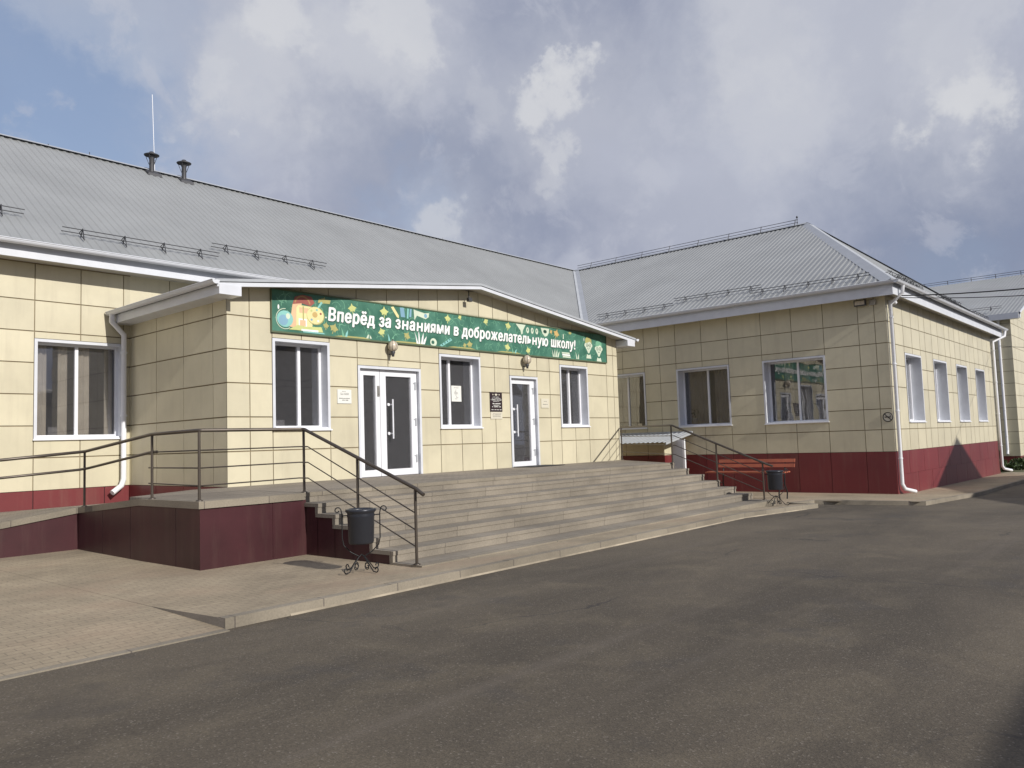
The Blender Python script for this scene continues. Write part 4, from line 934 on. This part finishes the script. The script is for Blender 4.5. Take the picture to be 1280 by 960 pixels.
for x, z, h, l_, m in ((10.55,4.05,.20,-.06,'blight'),(10.62,4.05,.15,.05,'bteal'),(11.84,4.05,.18,-.05,'bteal'),(11.92,4.05,.13,.05,'blight'),(12.70,4.05,.30,-.10,'bwhite'),(12.76,4.05,.34,-.02,'bwhite'),(12.84,4.05,.28,.06,'bwhite'),(12.90,4.05,.2,.10,'bwhite'),(14.75,4.05,.16,-.04,'blight'),(16.15,4.05,.16,-.04,'blight'),(16.25,4.05,.12,.05,'bteal'),(17.92,4.05,.22,-.06,'bpale'),(17.99,4.05,.24,0,'bpale'),(18.06,4.05,.23,.04,'bpale'),(18.13,4.05,.18,.08,'bpale'),(19.05,4.05,.22,-.06,'bpale'),(19.12,4.05,.17,.03,'bpale'),(11.2,4.06,.1,.05,'bpale'),(11.3,4.06,.08,-.03,'bpale')):
    blade(m, x, z, h, l_, .06, 1)
for x in (10.8,12.4,14.2,16.0): poly('btan', [(x-.5,4.04),(x+.5,4.04),(x+.3,4.075),(x-.3,4.07)], 0)
# stationery along the top
poly('bcream', [(11.90,4.84),(11.98,4.86),(12.14,4.66),(12.13,4.60),(12.07,4.63)], 1); rect('bblue', 12.20, 12.33, 4.64, 4.86, 1, -.03); rect('bteal', 12.38, 12.43, 4.62, 4.86, 1, .02); rect('bblue', 12.46, 12.52, 4.66, 4.86, 1, .02)
poly('bpale', [(12.62,4.60),(12.70,4.72),(12.98,4.66),(13.08,4.72),(13.10,4.82),(12.95,4.80),(12.68,4.84),(12.60,4.86)], 1); disc('bblue', 12.98, 4.74, .05, .05, 2)
disc('bpale', 13.22, 4.12, .11, .10, 1); disc('bgreen', 13.20, 4.12, .05, .045, 2); poly('bteal', [(13.42,4.06),(13.50,4.04),(13.86,4.22),(13.80,4.27)], 1)
for i in range(4): disc('bdark', 13.52+i*.085, 4.09+i*.045, .018, .018, 2)
poly('bpale', [(16.30,4.86),(16.72,4.86),(16.60,4.70),(16.58,4.60),(16.52,4.58),(16.50,4.68)], 1)
for x in (16.80, 17.0, 17.2): disc('bpale', x, 4.72, .06, .085, 1); disc('bgreen', x, 4.73, .018, .04, 2)
poly('bpale', [(17.38,4.84),(17.76,4.84),(17.74,4.72),(17.66,4.63),(17.56,4.60),(17.45,4.68)], 1); disc('bdark', 17.57, 4.745, .08, .05, 2)
rect('bpale', 18.40, 18.44, 4.60, 4.74, 1); disc('btan', 18.75, 4.80, .07, .04, 1)
for i, c_ in enumerate(('bpale','bwhite','bpale')): rect(c_, 18.36-.02*i, 18.74-.02*i, 4.06+.055*i, 4.105+.055*i, 1)
# left emblem: satchel, palette, globe, books
disc('bteal', 9.10, 4.30, .19, .17, 3); disc('bblue', 9.06, 4.27, .11, .11, 4); disc('bpale', 9.17, 4.36, .05, .06, 4); curl('bpale', 9.10, 4.30, .215, 1.5, 5.3, .014, 3)
poly('bpeach', [(9.20,4.15),(9.28,4.62),(9.50,4.66),(9.50,4.12)], 2); poly('bcream', [(9.36,4.12),(9.37,4.56),(9.42,4.62),(9.74,4.61),(9.76,4.12)], 3)
rect('bpeach', 9.44, 9.66, 4.46, 4.57, 4); rect('btan', 9.52, 9.55, 4.12, 4.60, 5); rect('bwhite', 9.42, 9.62, 4.16, 4.34, 4); rect('bpeach', 9.45, 9.59, 4.19, 4.31, 5); disc('btan', 9.84, 4.43, .225, .195, 3); disc('bcream', 9.83, 4.435, .21, .18, 5); disc('borange', 9.82, 4.45, .065, .06, 6)
for q_, c_ in ((.4,'bred'),(1.3,'bteal'),(2.3,'byellow'),(4.0,'bblue'),(5.2,'bwhite')): disc(c_, 9.83+.145*math.cos(q_), 4.435+.125*math.sin(q_), .026, .024, 7)
poly('bred', [(9.28,4.62),(9.34,4.78),(9.52,4.84),(9.74,4.82),(9.82,4.70),(9.72,4.62),(9.50,4.66)], 2); curl('bbrown', 9.52, 4.62, .20, .2, 2.9, .03, 3)
poly('bteal', [(9.86,4.58),(9.90,4.57),(10.02,4.72),(9.98,4.75)], 4)
poly('byellow', [(9.18,4.09),(9.40,4.20),(9.62,4.18),(9.98,4.20),(10.02,4.09)], 5); rect('bwhite', 9.48, 9.90, 4.085, 4.125, 7); rect('bteal', 9.52, 10.05, 4.055, 4.083, 7); 
disc('bwhite', 8.95, 4.53, .02, .05, 2); disc('bwhite', 10.10, 4.42, .018, .018, 2)
mleaf('btan', 10.05, 4.78, .08, .3, 1); rect('btan', 9.90, 10.2, 4.72, 4.80, 0, .03)
# two outlined children's faces at the right end
for cx, cz, gl_ in ((19.66,4.50,True),(20.20,4.43,False)):
    disc('bgreen', cx, cz-.03, .215, .34, 1)
    disc('bpale', cx, cz, .165, .17, 2); poly('bpale', [(cx-.13,cz-.08),(cx+.13,cz-.08),(cx+.03,cz-.24),(cx-.03,cz-.24)], 2)
    disc('bpale', cx-.17, cz+.0, .035, .05, 2); disc('bpale', cx+.17, cz+.0, .035, .05, 2)
    poly('bpale', [(cx-.13,cz-.40),(cx+.13,cz-.40),(cx+.09,cz-.27),(cx,cz-.30),(cx-.09,cz-.27)], 2)
    poly('btan' if gl_ else 'blight', [(cx-.165,cz+.06),(cx-.15,cz+.19),(cx-.05,cz+.26),(cx+.06,cz+.23),(cx+.16,cz+.18),(cx+.165,cz+.06),(cx+.08,cz+.12),(cx-.04,cz+.08)], 3)
    for s_ in (-1, 1): curl('bdark', cx+s_*.07, cz, .055, 0, 6.28, .012, 4); disc('bdark', cx+s_*.07, cz-.005, .014, .016, 4)
    curl('bdark', cx, cz-.06, .06, 3.5, 5.9, .012, 4)
    if gl_: rect('bdark', cx-.02, cx+.02, cz-.005, cz+.008, 4)
disc('bwhite', 19.44, 4.66, .012, .05, 3)
dec.build('printed_pattern', dmats, BN2)
# lettering
cu = bpy.data.curves.new('lettering', 'FONT'); cu.body = 'Вперёд за знаниями в доброжелательную школу!'
cu.size = 1.0; cu.extrude = .0; cu.offset = .0; cu.space_character = 1.10; cu.space_word = .95; cu.shear = .12; cu.resolution_u = 4
cu.body = cu.body.replace('н', 'H')   # the font's small en is drawn from the capital, lowered to x-height below
to = bpy.data.objects.new('lettering_source', cu); COL.objects.link(to)
bpy.context.view_layer.update(); dg = bpy.context.evaluated_depsgraph_get()
me = bpy.data.meshes.new_from_object(to.evaluated_get(dg)); bpy.data.objects.remove(to)
bmh = bmesh.new(); bmh.from_mesh(me); seen = set()
for v0 in bmh.verts:
    if v0 in seen: continue
    st_ = [v0]; isl = []
    seen.add(v0)
    while st_:
        v = st_.pop(); isl.append(v)
        for e in v.link_edges:
            w_ = e.other_vert(v)
            if w_ not in seen: seen.add(w_); st_.append(w_)
    hh = max(v.co.y for v in isl)
    if len(isl) == 12 and abs(min(v.co.y for v in isl)) < .01 and hh > .68 and len({round(v.co.y, 3) for v in isl}) == 4:
        cx_ = (min(v.co.x for v in isl)+max(v.co.x for v in isl))/2
        for v in isl: v.co.x = cx_+(v.co.x-cx_-(v.co.y-hh/2)*.12)*.86+(v.co.y-hh/2)*.12*.745; v.co.y *= .745
bmh.to_mesh(me); bmh.free()
xs = [v.co.x for v in me.vertices]; x0_, x1_ = min(xs), max(xs); capz = .72
sx = (18.98-10.16)/(x1_-x0_); sz = .278/capz
def text_obj(name, me, sx, sz, y, m, dx=0, dz=0, bold=.016):
    """the glyph outlines laid four times, slightly shifted, to give the heavy stroke of the sign"""
    org = ORG[BN2.name]; vs = []; fs = []
    for i, (bx, bz) in enumerate(((-bold,0),(bold,0),(0,-bold*.7),(0,bold*.7),(-bold*.6,bold*.5),(bold*.6,-bold*.5))):
        o0 = len(vs)
        for p in me.polygons:
            o0 = len(vs)
            for k in p.vertices:
                co = me.vertices[k].co; X = 10.16+(co.x-x0_)*sx+dx+bx; Z = 4.365+co.y*sz-.004*(X-10.16)+dz+bz; vs.append((X-org[0], y-.00025*i-.00001*(p.index % 23)-org[1], Z-org[2]))
            fs.append(list(range(o0, len(vs))))

    me2 = bpy.data.meshes.new(name); me2.from_pydata(vs, [], fs)
    me2.materials.append(MT[m]); o = bpy.data.objects.new(name, me2); COL.objects.link(o); o.parent = BN2; return o
text_obj('lettering', me, sx, sz, yb-.0125, 'bwhite')
text_obj('lettering_shadow', me, sx, sz, yb-.0100, 'bdark', .014, -.012)

# ------------------------------------------------------------------ second building far right
B2 = thing('neighbouring_building', 'taller cream panelled building with grey ribbed roof beyond the wing, at the right edge', 'building', (54, 12, -.7))
BXp, BYp, BE = 50.2, 7.55, 7.62
rows2 = [.02+.655*i for i in range(1, 12)]
clad(B2, 'y', BXp, BYp, 30, .02, BE, [8.35,9.15,10.0,10.9,11.8,12.7,14,16,18,20], rows2, [])
clad(B2, 'x', BYp, BXp+.001, 76.8, .02, BE, [51.3,52.6,54,55.3,56.6,58,60,62,64,66,68,70,72,74], rows2, [])
mb = MB(); mb.box(BXp+.01, 76.8, BYp+.01, 30, -1.2, .018); mb.build('plinth', 'red', B2)
mb = MB(); ez = BE+.08; xr2 = 63.5; zr2 = 11.9; gs = (zr2-ez)/(xr2-49.7)
ribs(mb, 'y', 7.05, 30.5, lambda y: 49.64, lambda y: xr2, lambda y, x: (x, y, ez+(x-49.7)*gs), .195)
mb.quad((xr2,7.05,zr2),(77.3,7.05,ez),(77.3,30.5,ez),(xr2,30.5,zr2))
r2o = mb.build('roof', 'roof', B2)
mb = MB()
mb.add([(BXp,BYp,BE+.01),(76.8,BYp,BE+.01),(76.8,BYp,ez-.02),(xr2,BYp,zr2-.12),(BXp,BYp,ez+.05)], [(0,1,2,3,4)]); mb.build('gable_wall', 'cream', B2)
mb = MB(); mb.box(49.66, 49.9, 7.0, 7.06, ez-.3, ez+.02)
mb.hexa([(49.66,7.0,ez-.12),(xr2,7.0,zr2-.16),(xr2,7.04,zr2-.16),(49.66,7.04,ez-.12)], [(49.66,7.0,ez+.0),(xr2,7.0,zr2-.02),(xr2,7.04,zr2-.02),(49.66,7.04,ez+.0)]); mb.build('verge_board', 'wmetal', B2)
mb = MB(); mb.box(BXp-.58, BXp-.50, 7.07, 30, ez-.32, ez); mb.box(BXp-.5, BXp, BYp-.45, 30, ez-.3, ez-.28); mb.build('fascia', 'wmetal', B2)
pipe([(49.95,8.1,7.5),(50.1,8.1,7.3),(50.1,8.12,7.1),(50.1,8.12,.35),(50.05,8.12,.2),(49.9,8.1,.1)], .07, B2)
A_, B_ = Vector((BXp-.1,BYp-.2,ez+.14)), Vector((BXp-.1,14.5,ez+.14))
guard('', (50.3,7.9,ez+.32), (50.3,12.5,ez+.32), (1,0,gs), r2o, 4); guard('', (50.3,12.8,ez+.32), (50.3,17,ez+.32), (1,0,gs), r2o, 4)
mb = MB()
for h in (.14, .28): mb.tube([(xr2,7.1,zr2+h),(xr2,22,zr2+h)], .015, 4)
for i in range(10): mb.tube([(xr2,7.2+i*1.5,zr2-.05),(xr2,7.2+i*1.5,zr2+.3)], .02, 4)
mb.build('ridge_rail', 'dmetal', r2o)

# ------------------------------------------------------------------ wires from the wing corner
wires = []
def wire(a, b, sag, label, r=.014):
    A, B = Vector(a), Vector(b); mb = MB(); pts = []
    for i in range(25):
        t = i/24; p = A.lerp(B, t); p.z -= sag*4*t*(1-t); pts.append(p)
    mb.tube(pts, r, 5); o = mb.build('overhead_cable', 'iron'); tag(o, label, 'cable', 'cables from the wing corner')
wire((25.3,6.60,5.62), (16.5,-8.6,5.05), .62, 'uppermost black cable sagging away from the wing corner eave', .018)
wire((25.6,6.60,5.60), (16.6,-8.6,4.75), .70, 'middle black cable sagging away from the wing corner eave', .012)
wire((40.75,6.6,5.2), (16.7,-8.6,4.45), .9, 'thin cable running out from the far corner of the wing', .010)

# ------------------------------------------------------------------ planting at the far right
def shrub(cx, cy, gz, rx, ry, h, n, label, ls=.07, group='shrubs beside the far corner of the wing'):
    t = thing('shrub', label, 'shrub', (cx, cy, gz), group); mb = MB()
    cl = [(random.uniform(-.7,.7), random.uniform(-.7,.7), random.uniform(.25,.95), random.uniform(.25,.5)) for _ in range(9)]
    for i in range(n):
        u, v, w_, q = random.choice(cl); d_ = Vector((random.gauss(0,1), random.gauss(0,1), random.gauss(0,1))).normalized()*q*random.random()**.33
        c = Vector((cx+(u+d_.x)*rx*.75, cy+(v+d_.y)*ry*.75, gz+max(.02, (w_+d_.z*.8))*h*.8)); a = Vector((random.gauss(0,1), random.gauss(0,1), random.gauss(0,.6))).normalized()*ls; b = a.cross(Vector((random.gauss(0,1), random.gauss(0,1), random.gauss(0,1)))).normalized()*ls*.5
        mb.quad(tuple(c-a), tuple(c+b), tuple(c+a), tuple(c-b))
    mb.build('foliage', 'leaf', t)
    mb = MB()
    for k in range(6): a = random.uniform(0, 6.28); mb.tube([(cx,cy,gz),(cx+math.cos(a)*rx*.3,cy+math.sin(a)*ry*.3,gz+h*.4),(cx+math.cos(a)*rx*.5,cy+math.sin(a)*ry*.5,gz+h*.75)], [.02,.014,.006], 4)
    mb.build('stem', 'stem', t)
shrub(42.9, 7.55, -.53, .55, .5, 1.35, 1500, 'tallest dark green shrub against the far corner of the wing')
shrub(44.4, 7.3, -.53, .95, .7, .62, 1700, 'low leafy shrub right of the tall shrub')
shrub(46.6, 7.0, -.54, 1.1, .8, .66, 1700, 'low leafy shrub in front of the neighbouring building')
shrub(48.8, 6.6, -.55, 1.2, .9, .62, 1700, 'low leafy shrub at the right edge of the photo')

# ------------------------------------------------------------------ houses across the yard, behind the camera (their shadows fall into view)
H1 = thing('gabled_house', 'large gabled house across the yard whose roof throws the pointed shadow', 'house', (32.2, -16, -.45))
hx, hz, hy = 32.2, 10.1, -10.0
prof = [(-15.0,5.4),(-11.2,6.55),(-3.7,8.35),(0,hz),(3.9,8.35),(11.0,6.5),(13,5.4)]
mb = MB(); f = [(hx+a, hy, z) for a, z in prof]; bk = [(hx+a, hy-12, z) for a, z in prof]; n = len(prof)
mb.add(f+bk, [(i, i+1, n+i+1, n+i) for i in range(n-1)]); mb.add([(hx+a, hy, z-.25) for a, z in prof]+[(hx+a, hy-12, z-.25) for a, z in prof], [(i+1, i, n+i, n+i+1) for i in range(n-1)])
mb.add(f+[(hx+a, hy, z-.25) for a, z in prof], [(i, n+i, n+i+1, i+1) for i in range(n-1)]); mb.build('roof', 'groof', H1)
mb = MB(); mb.add([(hx-14,hy-.4,-.6),(hx+12,hy-.4,-.6)]+[(hx+max(-14,min(12,a)), hy-.4, z-.22) for a, z in prof][::-1], [tuple(range(n+2))]); mb.box(hx-14, hx+12, hy-12, hy-.45, -.6, 5.0); mb.build('wall', 'ginside', H1)
for xx in (-8, -3, 3, 8): mb = MB(); mb.box(hx+xx-.7, hx+xx+.7, hy-.395, hy-.36, 1.2, 2.8); mb.build('window', 'white', H1)
H2 = thing('low_building', 'long low grey building with a dark roof across the yard behind the viewer', 'building', (6, -11, 0))
mb = MB(); mb.box(-12, 17, -13, -8.9, 0, 4.35); mb.build('wall', 'ginside', H2)
mb = MB(); mb.hexa([(3.7,-13.4,4.36),(17.3,-13.4,4.36),(17.3,-8.5,4.36),(3.7,-8.5,4.36)], [(3.7,-11.4,5.3),(17.3,-11.4,5.3),(17.3,-8.5,4.92),(3.7,-8.5,4.92)]); mb.hexa([(-12.3,-13.4,4.36),(3.7,-13.4,4.36),(3.7,-8.6,4.36),(-12.3,-8.6,4.36)], [(-12.3,-11.4,5.3),(3.7,-11.4,5.3),(3.7,-8.6,4.45),(-12.3,-8.6,4.45)]); mb.build('roof', 'groof', H2)
for xx in (-8, -3, 2, 7, 12): mb = MB(); mb.box(xx-.8, xx+.8, -8.89, -8.86, 1.1, 2.6); mb.build('window', 'white', H2)
